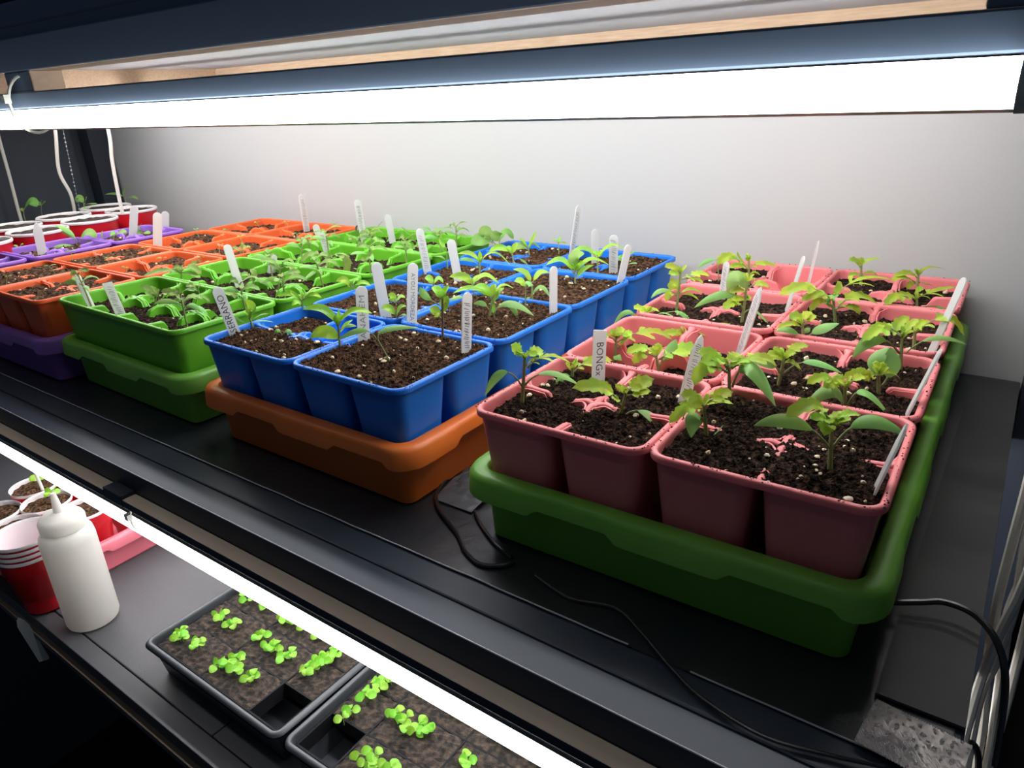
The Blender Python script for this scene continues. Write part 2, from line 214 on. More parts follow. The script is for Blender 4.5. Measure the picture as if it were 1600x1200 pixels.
('blue',(0,0,0,0),1,(-3215,537,990),(-13,-9,126),[('p',-14,-10,117,55,41,222,-30,-22,316,13,12),('p',-15,-11,107,-38,3,199,-10,55,279,9,12),('c',-40,-30,48,-127,-94,134,-203,-151,188,4,20),('c',-17,-12,46,62,46,107,172,128,65,5,20),('c',-18,-13,67,52,64,156,110,132,140,3,20)]),
('blue',(0,0,0,0),2,(-2720,500,990),(8,6,29),[('c',8,6,29,-19,-14,99,-58,-43,34,7,20),('c',8,6,29,62,46,94,77,57,15,7,20)]),
('blue',(0,1,0,1),1,(-3210,1962,990),(-49,-37,100),[('p',-58,-43,101,-108,-80,216,-192,-143,171,11,12),('p',-48,-36,112,-14,-10,188,16,12,175,8,12),('p',-40,-30,100,55,41,173,119,89,101,8,12),('p',-55,-41,89,-81,-60,136,-61,-45,157,7,12)]),
('blue',(0,1,1,0),1,(-2012,1333,990),(13,10,94),[('p',12,9,84,-28,-21,195,-98,-73,179,11,12),('p',13,10,94,55,41,190,101,75,187,10,12),('c',18,13,63,73,55,129,100,74,78,9,20)]),
('blue',(0,1,1,0),2,(-2430,1780,990),(0,0,63),[('p',0,0,63,-21,-16,149,-59,-44,135,11,12),('p',0,0,63,44,32,134,83,62,111,10,12),('c',-5,-3,52,-33,-25,102,-71,-53,99,5,20)]),
('blue',(1,0,1,1),1,(-1232,1150,990),(25,18,423),[('p',1,1,228,-34,-50,327,-14,-60,278,15,12),('p',12,9,281,45,33,360,64,47,438,17,12),('p',20,15,406,-1,-1,495,-48,-36,516,13,12),('p',24,18,414,52,39,474,76,57,534,14,12),('p',24,18,414,40,-1,465,46,-28,507,10,12),('c',3,2,353,-102,-76,440,-129,-96,529,10,30),('c',23,17,352,95,102,420,147,172,404,7,30)]),
('blue',(0,1,1,1),1,(-2480,2440,990),(2,2,102),[('p',2,1,90,-27,-20,182,-72,-53,173,12,12),('p',2,1,90,52,39,188,96,71,113,13,12)]),
('blue',(1,1,1,0),1,(-1230,1840,990),(44,33,249),[('p',28,21,230,10,-18,381,-75,-106,373,11,12),('p',44,33,249,110,82,388,205,152,335,12,12),('p',36,27,249,48,36,344,79,59,371,11,12),('p',13,10,241,-118,-51,384,-308,-154,290,9,12),('p',21,16,240,-41,-31,359,-162,-120,338,7,12),('p',49,36,190,73,92,305,101,150,323,9,12),('c',21,16,75,-18,-13,214,-109,-81,195,8,35),('c',44,33,83,169,101,257,384,236,56,13,20),('c',85,63,159,175,167,192,193,218,14,11,20),('p',50,37,43,41,30,181,51,38,248,7,12)]),
('blue',(1,1,0,1),1,(-1850,2400,990),(0,0,172),[('p',-9,-7,162,-60,-45,293,-207,-154,275,13,12),('p',0,0,172,90,67,315,218,162,180,15,12),('p',0,0,177,-4,28,240,33,87,273,8,12)]),
('blue',(1,1,1,1),1,(-1140,2350,990),(7,5,235),[('p',7,5,235,-29,-22,327,-81,-60,305,12,12),('c',7,5,235,17,13,304,71,53,256,15,20)]),
('blue',(1,2,1,0),1,(-1190,2550,990),(5,4,222),[('p',-3,-2,233,-39,-29,358,-150,-112,390,12,12),('p',10,7,238,65,48,352,153,114,336,13,12),('c',-7,-5,88,95,34,267,181,60,96,13,10),('c',-7,-5,88,-32,-23,69,-47,-35,81,5,20)]),
('blue',(0,2,1,1),1,(-2440,3250,990),(8,6,190),[('p',4,3,191,-64,-48,324,-206,-153,303,9,12),('p',8,6,178,18,14,260,10,8,325,7,12),('p',18,13,190,130,122,354,279,257,128,12,12),('c',0,0,114,-18,-13,139,-37,-28,122,4,20),('c',-8,-6,156,-106,-79,256,-192,-143,220,7,20)]),
('blue',(0,3,1,0),1,(-2340,3844,990),(-19,-14,201),[('p',-21,-15,164,-46,-34,276,-71,-53,253,9,12),('p',-20,-15,176,12,9,272,39,29,325,11,12),('p',-25,-18,189,-133,-99,305,-254,-189,227,12,12),('c',-12,-9,126,88,40,125,160,69,40,7,40)]),
('blue',(0,3,0,1),1,(-3210,4690,990),(-70,-52,126),[('r',-71,-53,112,-150,-112,295,-199,-148,202,17,12),('r',-72,-53,92,-189,-140,188,-325,-242,100,17,12),('p',-70,-52,119,-68,-26,190,-41,19,204,9,12)]),
('blue',(0,3,0,1),2,(-3200,4680,990),(2,2,110),[('r',2,2,110,-36,-27,195,-32,-24,276,15,12),('r',2,2,110,78,58,310,166,123,142,16,12)]),
('blue',(0,3,1,1),1,(-2542,4480,990),(-10,-7,122),[('r',-10,-8,96,24,18,198,121,90,107,14,12),('r',-21,-16,96,-81,-60,178,-146,-109,110,12,12),('p',-10,-7,122,46,34,249,85,63,337,7,12),('p',-15,-11,122,-59,-44,216,-110,-82,258,6,12)]),
('blue',(1,2,1,1),1,(-1110,3300,990),(-3,-2,231),[('p',-12,-9,177,-105,-78,389,-261,-194,285,12,12),('p',5,4,198,42,6,288,108,30,311,11,12),('r',5,4,231,-19,-14,384,84,62,399,15,12),('p',14,10,175,104,90,374,289,240,257,12,12),('p',13,10,121,50,75,220,139,179,250,9,12),('p',-3,-3,209,-45,-15,295,-96,-34,305,10,12)]),
('blue',(1,3,1,0),1,(-1120,3840,990),(-7,-5,250),[('p',-12,-9,228,-102,-76,403,-260,-193,317,10,12),('p',-3,-2,239,105,78,424,259,193,331,11,12),('p',-12,-9,239,11,8,295,-57,-42,316,9,12),('p',-7,-5,239,24,43,289,-4,47,331,8,12)]),
('blue',(1,3,1,1),1,(-1080,4490,990),(0,0,109),[('p',-4,-3,97,-38,-29,141,-86,-64,126,7,12),('p',0,0,121,9,7,181,47,35,214,9,12),('c',-4,-3,49,-41,-49,109,-72,-91,103,6,20),('c',11,8,23,116,87,78,159,119,-59,13,10),('p',10,7,120,48,61,173,92,118,178,7,12)]),
('blue',(0,3,1,1),2,(-2210,4710,990),(-5,-4,170),[('p',-5,-4,170,-36,-27,211,-78,-58,220,4,12),('p',-5,-4,170,6,4,221,22,16,246,6,12),('p',-5,-4,170,47,35,180,83,62,158,4,12)]),
('blue',(0,2,0,1),1,(-3140,3460,990),(3,2,264),[('p',3,2,264,-48,-36,329,-41,-30,439,9,12),('c',-9,-7,77,-39,-29,166,-119,-89,159,4,20)]),
('green',(0,0,1,0),1,(-5211,542,860),(88,65,207),[('t',85,64,196,41,30,335,-47,-35,340,9,12),('t',85,64,196,66,86,290,-28,54,321,9,12),('t',96,72,206,201,150,291,322,239,169,12,12),('t',88,65,207,127,94,273,115,86,308,8,12),('t',72,54,173,50,37,198,21,16,188,4,12),('t',85,64,196,68,20,261,35,-37,283,8,12)]),
('green',(1,0,0,0),1,(-4460,529,860),(19,14,254),[('t',19,14,254,-33,-24,387,-159,-118,384,11,12),('t',21,16,265,74,55,327,167,124,278,10,12),('t',19,14,254,-19,-33,294,-45,-71,257,8,12),('c',10,8,157,-24,-18,246,-121,-90,274,5,20),('c',21,15,167,149,92,240,236,138,103,12,20),('t',23,17,254,171,158,335,204,214,216,7,12)]),
('green',(0,1,0,0),1,(-5910,1350,860),(41,31,265),[('t',39,29,252,-119,-114,318,-335,-299,229,10,12),('t',41,31,265,149,111,371,240,179,202,15,12),('t',39,29,252,165,98,237,266,148,174,10,12),('t',27,20,240,-38,-9,290,-123,-54,228,10,12),('t',40,30,258,-9,25,336,-101,-13,285,9,12)]),
('green',(0,0,1,1),1,(-5100,1110,860),(6,5,155),[('t',6,5,155,-42,-31,253,-113,-84,222,11,12),('t',6,5,155,18,14,226,57,43,235,8,12),('c',11,8,71,64,47,163,126,94,148,7,20),('t',-3,-2,156,-8,-37,211,-62,-109,192,8,12)]),
('green',(1,0,0,1),1,(-4390,1110,860),(19,14,148),[('t',19,14,148,-14,-11,219,-74,-55,234,11,12),('t',19,14,148,65,48,214,109,81,154,11,12),('t',17,13,137,87,46,160,217,124,111,9,12),('t',19,14,148,1,25,200,-32,26,219,9,12)]),
('green',(0,1,0,1),1,(-6590,2058,860),(-32,-24,113),[('t',-32,-24,113,-53,-39,183,-93,-69,144,9,12),('t',-32,-24,113,1,1,180,-15,-11,215,9,12),('t',-29,-22,99,67,50,176,153,114,171,11,12),('t',-33,-25,106,48,5,128,97,10,90,9,12)]),
('green',(1,1,0,0),1,(-4511,1805,860),(62,46,331),[('t',62,46,331,-3,-2,478,-131,-98,438,9,12),('t',63,47,343,128,95,470,213,159,405,13,12),('t',62,46,331,191,117,400,228,120,272,12,12),('t',51,38,320,17,-6,398,-26,-57,404,8,12),('c',52,39,260,-39,-29,217,-159,-119,176,8,20),('c',61,46,259,162,120,301,203,151,251,7,20)]),
('green',(1,2,0,0),1,(-4429,2588,860),(1,1,299),[('t',1,1,299,-152,-113,447,-283,-211,279,14,12),('t',2,2,312,112,83,394,225,167,324,12,12),('t',11,8,299,242,149,404,207,92,84,18,12),('c',-18,-13,224,-134,-131,187,-264,-259,36,11,20),('t',2,2,312,-36,-2,372,-112,-33,378,11,12),('c',7,5,261,77,57,257,110,82,191,8,20)]),
('green',(0,2,0,0),1,(-6410,2668,860),(-30,-23,214),[('t',-30,-23,214,-79,-59,302,-119,-89,262,8,12),('t',-28,-21,228,24,18,310,-3,-3,354,8,12),('t',-25,-18,214,69,51,307,96,71,263,8,12),('c',-33,-25,157,43,32,210,95,71,178,6,20)]),
('green',(1,1,0,0),2,(-4889,1729,860),(12,9,177),[('t',12,9,177,-43,-32,267,-104,-77,246,12,12),('t',13,10,190,45,33,274,-7,-5,313,11,12),('c',10,7,165,94,70,209,162,121,75,11,20),('t',12,9,177,49,37,237,32,24,250,8,12)]),
('green',(0,3,0,1),1,(-6158,4679,860),(-12,-9,174),[('d',-12,-9,174,3,3,236,21,16,283,8,12)]),
('green',(0,3,0,1),2,(-5640,4580,860),(13,10,247),[('t',13,10,247,-19,-14,295,-57,-42,289,6,12),('t',19,14,246,70,52,320,132,98,393,6,12),('t',12,9,232,-53,-39,205,-130,-97,178,9,12)]),
('green',(0,3,1,1),1,(-5210,5010,860),(-4,-3,110),[('c',-4,-3,110,-73,-54,192,-128,-95,280,5,20),('c',-4,-3,110,75,56,167,124,92,149,6,20)]),
('green',(1,3,0,1),1,(-4730,4970,860),(9,7,197),[('c',9,7,197,-56,-42,307,-142,-105,297,5,20),('c',9,7,197,113,84,297,234,174,274,6,20),('p',15,11,197,134,100,235,176,131,35,12,12)]),
('green',(1,3,0,1),2,(-4512,5440,860),(66,49,265),[('c',66,49,265,-17,-13,316,-97,-72,229,7,20),('c',73,55,280,194,144,334,287,213,198,7,20)]),
('green',(1,2,0,1),1,(-4410,3220,860),(1,1,135),[('t',1,1,135,52,39,225,101,75,236,8,12),('t',1,1,135,-25,-19,190,-60,-44,165,8,12),('t',1,1,135,18,-6,191,60,8,192,7,12)]),
('green',(1,3,0,0),1,(-4650,4390,860),(2,2,59),[('t',2,2,59,-39,-29,134,-85,-63,137,8,12),('t',2,2,59,55,41,129,80,60,83,8,12)]),
('green',(0,3,0,0),1,(-5770,4280,860),(28,21,122),[('t',28,21,122,97,72,194,169,126,174,12,12),('t',28,21,122,-26,-20,186,-90,-67,159,12,12),('t',28,21,122,47,35,182,73,54,195,8,12)]),
('purple',None,1,(-10330,2060,880),(31,23,146),[('c',34,25,163,-49,-36,380,-210,-157,446,13,10),('r',70,52,144,210,157,364,314,233,203,15,12),('c',12,9,65,-172,-128,126,-391,-291,39,11,20),('c',8,6,164,-41,-30,298,-150,-112,337,8,20)]),
('purple',None,2,(-9960,2300,880),(56,42,195),[('p',53,39,179,57,42,260,83,62,324,6,12),('c',21,16,90,-110,-82,156,-232,-173,81,8,20),('c',14,10,58,209,155,104,399,297,1,8,20)]),
('purple',None,3,(-10220,2630,880),(46,34,150),[('r',46,34,150,30,22,201,-11,-8,170,12,12),('r',61,46,157,174,130,243,224,167,190,11,12)]),
('purple',None,4,(-10230,3180,880),(11,8,113),[('r',9,7,105,-29,-22,194,44,33,285,11,12),('r',23,17,104,82,61,118,134,100,97,9,12),('r',6,4,87,-50,-37,91,-57,-42,56,9,12)]),
('purple',None,5,(-11010,1420,880),(24,18,98),[('c',24,18,98,-1,-1,157,-46,-35,160,6,20),('p',24,18,98,67,50,169,101,75,172,9,12)]),
('cup',None,1,(-14210,2840,1120),(21,16,127),[('r',29,22,127,198,147,361,257,191,172,19,12),('p',4,3,89,0,0,138,-24,-18,159,9,12)]),
('cup',None,2,(-14360,3240,1120),(36,26,159),[('r',33,25,149,-6,-5,192,-21,-16,233,9,12),('r',33,25,149,52,39,228,79,58,271,8,12),('r',33,25,149,96,71,206,126,94,228,9,12)]),
('cup',None,3,(-13510,3740,1120),(23,17,159),[('r',31,23,139,-27,-20,321,-97,-72,186,15,12),('r',31,23,139,89,66,255,106,79,293,14,12),('c',27,20,119,68,1,44,118,-12,-28,8,20),('c',47,35,138,151,112,162,253,188,142,7,20)]),
('cup',None,4,(-14000,4900,1120),(4,3,85),[('c',1,1,71,-107,-79,234,-354,-264,192,11,20),('c',-5,-4,100,-32,-23,258,127,94,348,12,20),('c',21,16,55,160,119,162,226,168,43,10,20)])]
STICKS=[
('blue',(0,0,0,0),(-3176,310,990),(-53,-70,505),(88,-48,3),'SERRANO','u'),
('blue',(1,0,0,1),(-1853,760,990),(35,23,549),(74,-68,-2),'ANAHEM','u'),
('blue',(0,1,1,0),(-2210,1410,990),(-34,-25,597),(74,-67,1),'',''),
('blue',(1,1,0,0),(-1820,1362,990),(59,45,633),(93,-37,-6),'AYOU MORDEZA','d'),
('blue',(1,0,1,1),(-820,980,990),(39,29,561),(99,-16,-6),'~',''),
('blue',(1,1,1,1),(-760,2290,990),(11,8,510),(99,-17,-2),'',''),
('blue',(0,2,0,0),(-3166,3110,990),(-37,-50,576),(91,-40,2),'~',''),
('blue',(0,2,1,0),(-2530,2950,990),(-47,-35,518),(86,-51,4),'',''),
('blue',(1,2,1,1),(-733,3648,990),(74,64,461),(94,-34,-10),'',''),
('blue',(1,3,1,0),(-1040,4070,990),(1,1,477),(47,-88,0),'~',''),
('blue',(1,3,0,1),(-1610,4640,990),(0,0,408),(85,-53,0),'',''),
('blue',(0,3,1,1),(-2051,4770,990),(72,86,659),(99,-11,-9),'~',''),
('green',(0,0,0,0),(-6020,270,860),(-68,-51,460),(87,46,18),'',''),
('green',(0,0,1,0),(-5380,290,860),(-55,-41,433),(97,-23,10),'~','f'),
('green',(0,1,1,0),(-5170,1730,860),(-56,-42,606),(98,-21,8),'',''),
('green',(0,1,1,1),(-5471,2412,860),(100,37,312),(74,-65,-16),'',''),
('green',(0,3,0,0),(-6131,3939,860),(13,-121,441),(81,-56,-18),'',''),
('orange',(1,3,0,1),(-7440,4680,880),(3,2,719),(100,5,0),'~',''),
('green',(0,2,0,1),(-5740,3690,860),(-57,-42,394),(79,-61,5),'~',''),
('green',(0,3,1,1),(-5300,4650,860),(-37,-27,517),(72,-69,2),'',''),
('green',(0,3,0,1),(-5790,4490,860),(-26,-20,743),(83,-55,1),'~',''),
('pink',(0,0,0,1),(440,1050,950),(15,11,450),(73,-69,-1),'BONGx','d'),
('pink',(0,0,1,1),(1160,1000,950),(85,63,533),(89,-46,-9),'~','p'),
('pink',(0,1,1,1),(1073,2420,840),(144,7,652),(-69,-71,16),'~','p'),
('pink',(0,2,1,1),(1144,3570,960),(91,70,548),(-87,-45,20),'',''),
('pink',(0,3,1,1),(1050,4720,950),(46,34,488),(-92,-38,11),'','p'),
('pink',(0,2,0,1),(430,3730,960),(23,17,396),(-59,-81,7),'~',''),
('pink',(1,2,1,0),(2478,2899,960),(126,110,630),(-86,-45,25),'',''),
('pink',(1,1,1,0),(2503,1549,940),(125,112,488),(-95,-14,28),'',''),
('pink',(1,0,1,0),(2525,329,970),(98,95,435),(-95,-16,25),'','p'),
('purple',None,(-10100,1430,880),(39,29,600),(93,-36,-4),'','p'),
('purple',None,(-10400,3080,880),(144,107,601),(86,-50,-12),'',''),
('orange',(0,2,0,0),(-8630,2560,880),(120,89,655),(86,-51,-9),'',''),
('purple',None,(-10090,3530,880),(85,63,451),(95,-28,-14),'','')]
MICRO=[(0,-4980,-180),(0,-5080,-170),(0,-4680,-180),(0,-4150,-190),(0,-3810,-120),(0,-3590,-140),(0,-4910,270),(0,-4600,290),(0,-5110,810),(0,-4840,790),(0,-4570,810),(0,-4110,800),(0,-4000,810),(0,-3790,850),(0,-3489,869),(0,-4100,370),(0,-3850,330),(0,-3770,350),(0,-3540,350),(0,-3080,320),(0,-3090,480),(0,-3090,560),(0,-3100,709),(0,-4000,-10),(1,-2280,859),(1,-2210,770),(1,-2230,630),(1,-2240,460),(1,-2210,130),(1,-1710,920),(1,-1450,960),(1,-1280,890),(1,-1210,950),(1,-1739,420),(1,-1620,420),(1,-1400,429),(1,-1290,470),(1,-1630,-170),(1,-1530,-100),(1,-1340,-70),(1,-720,380),(1,-690,920),(1,-560,930),(1,-480,930),(1,-300,920),(1,-220,880),(1,-100,920)]
MISC={'cord': [(650,-190,30),(870,-250,30),(1000,-260,30),(1260,-190,30),(1480,-290,30),(1770,-470,30),(2000,-580,30),(2330,-640,30),(2620,-580,30),(2870,-500,30)],'loop': [(-740,580,30),(-660,300,30),(-470,100,30),(-120,-90,30),(70,-230,30),(250,-290,30),(390,-220,30),(440,-140,30)],'loop2': [(-200,220,30),(-30,90,30),(200,-40,30),(400,-110,30)],'bk': [(2680,580,120),(2790,660,120),(2950,730,120),(3110,700,120),(3230,590,120),(3300,440,120)],'cups': [(-12080,3890,1200),(-11490,2770,1200),(-11259,1830,1200),(-10870,1019,1200),(-13630,3880,1200),(-13230,2730,1200),(-13000,1830,1200)],'lcups': [(-9830,390,-2720),(-9700,-200,-2720),(-8880,-509,-2720),(-9130,40,-2720),(-8450,390,-2720),(-8690,-440,-2720),(-10160,690,-2720)],'rc1': [(3450,10600,-2480),(3450,9920,-3280),(3450,9240,-4300),(3450,6850,-3840),(3450,4390,-3010),(3450,2770,-2600)],'rc2': [(3550,8500,-2560),(3550,8740,-3720),(3550,5970,-3080),(3550,5350,-3530),(3550,6130,-4820)],'rc3': [(3350,4400,-910),(3350,4850,-1800),(3350,4170,-2190),(3350,3220,-1800),(3350,2210,-1770),(3350,1380,-1450)],'rc4': [(3600,4530,-1830),(3600,4410,-2250),(3600,4070,-2760),(3600,3860,-3470)],'rc5': [(3300,1550,380),(3300,1610,-50),(3300,2090,-720),(3300,2480,-1600)]}

# ---------------------------------------------------------------- the place
XR, XL = 0.3165, -1.50
tag(MB().box(-1.56, 0.318, 0.535, 0.560, -0.60, 0.90).obj('wall_back', 'wall', smooth=False), 'white wall panel behind the shelves', None, None, 'structure')
tag(MB().box(-2.4, 1.2, -1.6, 0.9, -1.32, -1.30).obj('floor', 'black', smooth=False), 'dark floor far below', None, None, 'structure')
tag(MB().box(-1.60, -1.56, -0.30, 0.56, -1.30, 0.90).obj('wall_left', 'panel', smooth=False), 'charcoal panel at the left end of the rack', None, None, 'structure')
tag(MB().box(0.52, 0.54, -0.02, 0.56, -1.30, 0.90).obj('dark_gap_sheet', 'black', smooth=False), 'added black sheet closing the dark gap beyond the right end', None, None, 'structure')  # black sheet put in to keep the gap behind the cables dark
tag(MB().box(0.318, 0.52, 0.54, 0.56, -1.30, 0.90).obj('trim_1', 'black', smooth=False), 'black strip beside the white wall', None, None, 'structure')

rack = thing('shelving_rack', 'black shelving rack with slotted front rails and raw wood slot edges', 'shelving')
def rail(ztop):
    """front rail with long slots; slot faces are raw wood"""
    y0, y1 = -0.090, -0.0665; a, b, c = ztop-0.0225, ztop-0.0365, ztop-0.048
    mb = MB()
    def bar(x0, x1, z0, z1, faces): mb.box(x0, x1, y0, y1, z0, z1, faces)
    bar(XL, XR, a, ztop, [1, 0, 0, 0, 0, 0]); mb.box(XL, XR, y0-0.002, y1, c, b, [0, 1, 0, 0, 0, 0])
    for x0, x1 in ((-1.50, -1.45), (-0.985, -0.942), (-0.360, -0.317), (0.274, XR)): bar(x0, x1, b, a, [0, 0, 0, 0, 1, 1])
    return mb
def ledge_rail():
    """rail of the planted shelf: black fascia over a protruding raw wood ledge, black at the posts"""
    mb = MB().box(XL, XR, -0.090, -0.0665, -0.0222, 0.0, 0).box(XL, XR, -0.0900, -0.0665, -0.0353, -0.0222, 0)
    for x0, x1 in ((-1.45, -0.985), (-0.942, -0.372), (-0.338, 0.274)): mb.box(x0, x1, -0.1035, -0.0900, -0.0310, -0.0226, [0, 1, 0, 0, 1, 1])
    for x0, x1 in ((-1.50, -1.45), (-0.985, -0.942), (-0.372, -0.338), (0.274, XR)): mb.box(x0, x1, -0.1037, -0.0900, -0.0312, -0.0190, 0)
    return mb
for zt in (0.3611, 0.0, -0.380):
    o = (ledge_rail() if zt == 0 else rail(zt)).obj('front_rail', ['rail' if zt > 0 else 'deck' if zt == 0 else 'deck_low', 'wood' if zt < 0 else 'wood_lit'], rack, smooth=False)
    bv = o.modifiers.new('b', 'BEVEL'); bv.width = 0.0009; bv.segments = 2; bv.limit_method = 'ANGLE'
# shelf boards
def board(name, x0, x1, y0, y1, z0, z1, m):
    o = MB().box(x0, x1, y0, y1, z0, z1, m=[1, 0, 0, 0, 0, 0]).obj(name, m, rack, smooth=False)
    bv = o.modifiers.new('b', 'BEVEL'); bv.width = 0.0015; bv.segments = 2
    return o
board('shelf_board', XL, XR, -0.0655, 0.530, -0.012, 0.0, ['deck', 'white'])
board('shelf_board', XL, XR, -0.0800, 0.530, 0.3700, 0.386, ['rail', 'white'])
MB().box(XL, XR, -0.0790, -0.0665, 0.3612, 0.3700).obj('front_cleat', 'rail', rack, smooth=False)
board('shelf_board', XL, -0.3805, -0.0650, 0.530, -0.395, -0.380, ['deck_low', 'black'])
board('shelf_board', -0.3785, XR, -0.0650, 0.530, -0.395, -0.380, ['deck_low', 'black'])
for zc, m in ((0.3700, 'wood'), (-0.0120, 'wood')):
    MB().box(-0.975, XR, 0.500, 0.520, zc-0.040, zc).obj('rear_rail', m, rack, smooth=False)
    for x in (-0.995, 0.295): MB().box(x, x+0.018, -0.066, 0.500, zc-0.036, zc).obj('side_rail', m, rack, smooth=False)
for x, y in ((-1.535, 0.485), (0.3185, 0.488)): MB().box(x, x+0.045, y, y+0.045, -1.30, 0.90).obj('post', 'post', rack, smooth=False)
MB().box(-1.545, -1.540, -0.09, 0.470, -0.42, 0.90).obj('side_panel', 'panel', rack, smooth=False)
# next bay above, dimly seen at the top left
MB().box(-1.45, -0.55, 0.02, 0.40, 0.3865, 0.430).obj('stacked_tray', 'tray_black', rack, smooth=False) if False else None
tb = tag(MB().box(-1.40, -0.90, -0.03, 0.24, 0.3862, 0.43).obj('storage_tray', 'black', smooth=False), 'black flat tray on the shelf above, upper left corner', 'tray')

# plastic sheet on the shelf with a hem at its front edge
def sheet_z(x, y): return 0.0012+0.0007*noise.noise(Vector((x*9, y*14, 0)))+0.0004*noise.noise(Vector((x*40, y*40, 3)))
mb = MB(); nx, ny = 150, 46; X0, X1, Y0, Y1 = -1.49, 0.3120, -0.0420, 0.5140
g = [(X0+(X1-X0)*i/nx, Y0+(Y1-Y0)*j/ny+(0.0012*noise.noise(Vector((i*0.35, 0, 7))) if j == 0 else 0)) for j in range(ny+1) for i in range(nx+1)]
mb.add([(x, y, max(0.0003, sheet_z(x, y))) for x, y in g], [(j*(nx+1)+i, j*(nx+1)+i+1, (j+1)*(nx+1)+i+1, (j+1)*(nx+1)+i) for j in range(ny) for i in range(nx)])
sh = thing('plastic_sheet', 'black plastic sheet lying over the shelf under the trays', 'sheet')
mb.obj('sheet_body', 'sheet', sh)
random.seed(3)
for x0, x1 in ((-1.49, 0.147), (0.186, 0.305)):
    n = int((x1-x0)/0.012); MB().tube([(x0+(x1-x0)*k/n, -0.0420+0.0007*noise.noise(Vector((k*0.4, 1, 2))), 0.0016) for k in range(n+1)], 0.00055, 5).obj('hem', 'edge', sh)
tag(MB().box(0.2745, 0.3160, -0.0050, 0.5120, 0.0022, 0.0040).obj('rubber_mat', 'mat', smooth=False), 'dark grey rubber mat strip along the right shelf end', 'mat')
MB().tube([(XL+0.002+(XR-XL-0.004)*k/160, -0.0897, 0.0001+0.00015*noise.noise(Vector((k*0.9, 5, 1)))) for k in range(161)], 0.00055, 5).obj('edge_highlight', 'edge', rack)  # thin pale bead added as a painted highlight along the front edge
# woven glossy tape at the front right corner
mb = MB(); nu, nv = 70, 44; V = []
for j in range(nv+1):
    for i in range(nu+1):
        u, v = i/nu, j/nv; x = 0.272+0.044*u+0.004*v; y = -0.044+0.034*v-0.006*u
        z = 0.0048+0.0035*sin(pi*v)*(0.6+0.4*sin(u*7))+0.0007*(1 if (i+j) % 2 else -1)*(0.5+0.5*noise.noise(Vector((i*.3, j*.3, 1))))
        V.append((x, y, z))
mb.add(V, [(j*(nu+1)+i, j*(nu+1)+i+1, (j+1)*(nu+1)+i+1, (j+1)*(nu+1)+i) for j in range(nv) for i in range(nu)])
tag(mb.obj('woven_tape', 'foil', smooth=False), 'glossy woven black tape wrinkled over the front right shelf corner', 'tape')
# crumpled film by the green tray corner
mb = MB(); random.seed(8); V = []
for j in range(9):
    for i in range(9):
        V.append((-0.062+0.040*i/8, 0.020+0.044*j/8, 0.003+0.024*(j/8)*random.uniform(0.55, 1)*sin(pi*(0.15+0.7*i/8))))
mb.add(V, [(j*9+i, j*9+i+1, (j+1)*9+i+1, (j+1)*9+i) for j in range(8) for i in range(8)])
tag(mb.obj('crumpled_film', 'film', smooth=False), 'crumpled clear film tucked between the orange and green trays', 'plastic film')

# ---------------------------------------------------------------- light tubes
def tube_light(y, z, x0, x1, m, label, r=0.0076, n=24, a0=-205, sp=230):
    t = thing('light_tube', label, 'light', ((x0+x1)/2, y, z), 0, None); L = (x1-x0)/2
    arc = [radians(a0+sp*k/n) for k in range(n+1)]
    mb = MB(); mb.add([(x, r*cos(a), r*sin(a)) for x in (-L+0.005, L-0.005) for a in arc], [(k, k+1, n+2+k, n+1+k) for k in range(n)]); mb.obj('diffuser', m, t)
    ch = [(r*cos(a), r*sin(a)) for a in [radians(a0+sp+(360-sp)*k/8) for k in range(9)]]
    mb = MB(); mb.add([(x, y_, z_) for x in (-L+0.004, L-0.004) for y_, z_ in ch], [(k, k+1, 10+k, 9+k) for k in range(8)]+[(8, 0, 9, 17)]); mb.obj('housing', 'housing', t)
    for s in (-1, 1): MB().tube([(s*(L-0.006), 0, 0), (s*L, 0, 0)], r*1.05, 20).obj('end_cap', 'cap', t)
    return t
tube_light(-0.089, 0.3054, -0.90, 0.2915, 'tube', 'bright white light tube hanging under the upper front rail', a0=112, sp=127)
tube_light(0.150, 0.3265, -1.28, 0.2865, 'tube_in', 'inner light tube under the upper shelf, midway to the wall', a0=-183, sp=186)
tube_light(0.340, 0.3345, -1.28, 0.2865, 'tube_in', 'inner light tube under the upper shelf, nearest the wall', a0=-183, sp=186)
tube_light(-0.089, -0.0600, -0.90, 0.2865, 'tube_low', 'bright white light tube running under the front edge of the planted shelf', r=0.0082, a0=-252, sp=236)
tube_light(0.120, -0.0480, -1.28, 0.2865, 'tube_low_added', 'added unseen light tube under the planted shelf, nearer the front')  # unseen tube added to brighten the lower shelf
tube_light(0.340, -0.0480, -1.28, 0.2865, 'tube_low_added', 'added unseen light tube under the planted shelf, nearer the wall')  # second added tube, out of view, for more light on the lower shelf
for zc, lab in ((0.3053, 'clear zip tie holding the upper light tube at the rail post'), (-0.0556, 'clear zip tie holding the lower light tube at the rail post')):
    x = -0.336; t = thing('zip_tie', lab, 'zip tie', (x, -0.086, zc))
    pts = [(0.002*sin(a), 0.0152*cos(a), 0.011+0.0205*sin(a)) for a in [2*pi*k/28 for k in range(29)]]
    MB().tube(pts, 0.0011, 6, caps=False).obj('strap', 'tie', t); MB().box(-0.003, 0.003, -0.019, -0.0145, 0.012, 0.018).obj('buckle', 'tie', t)

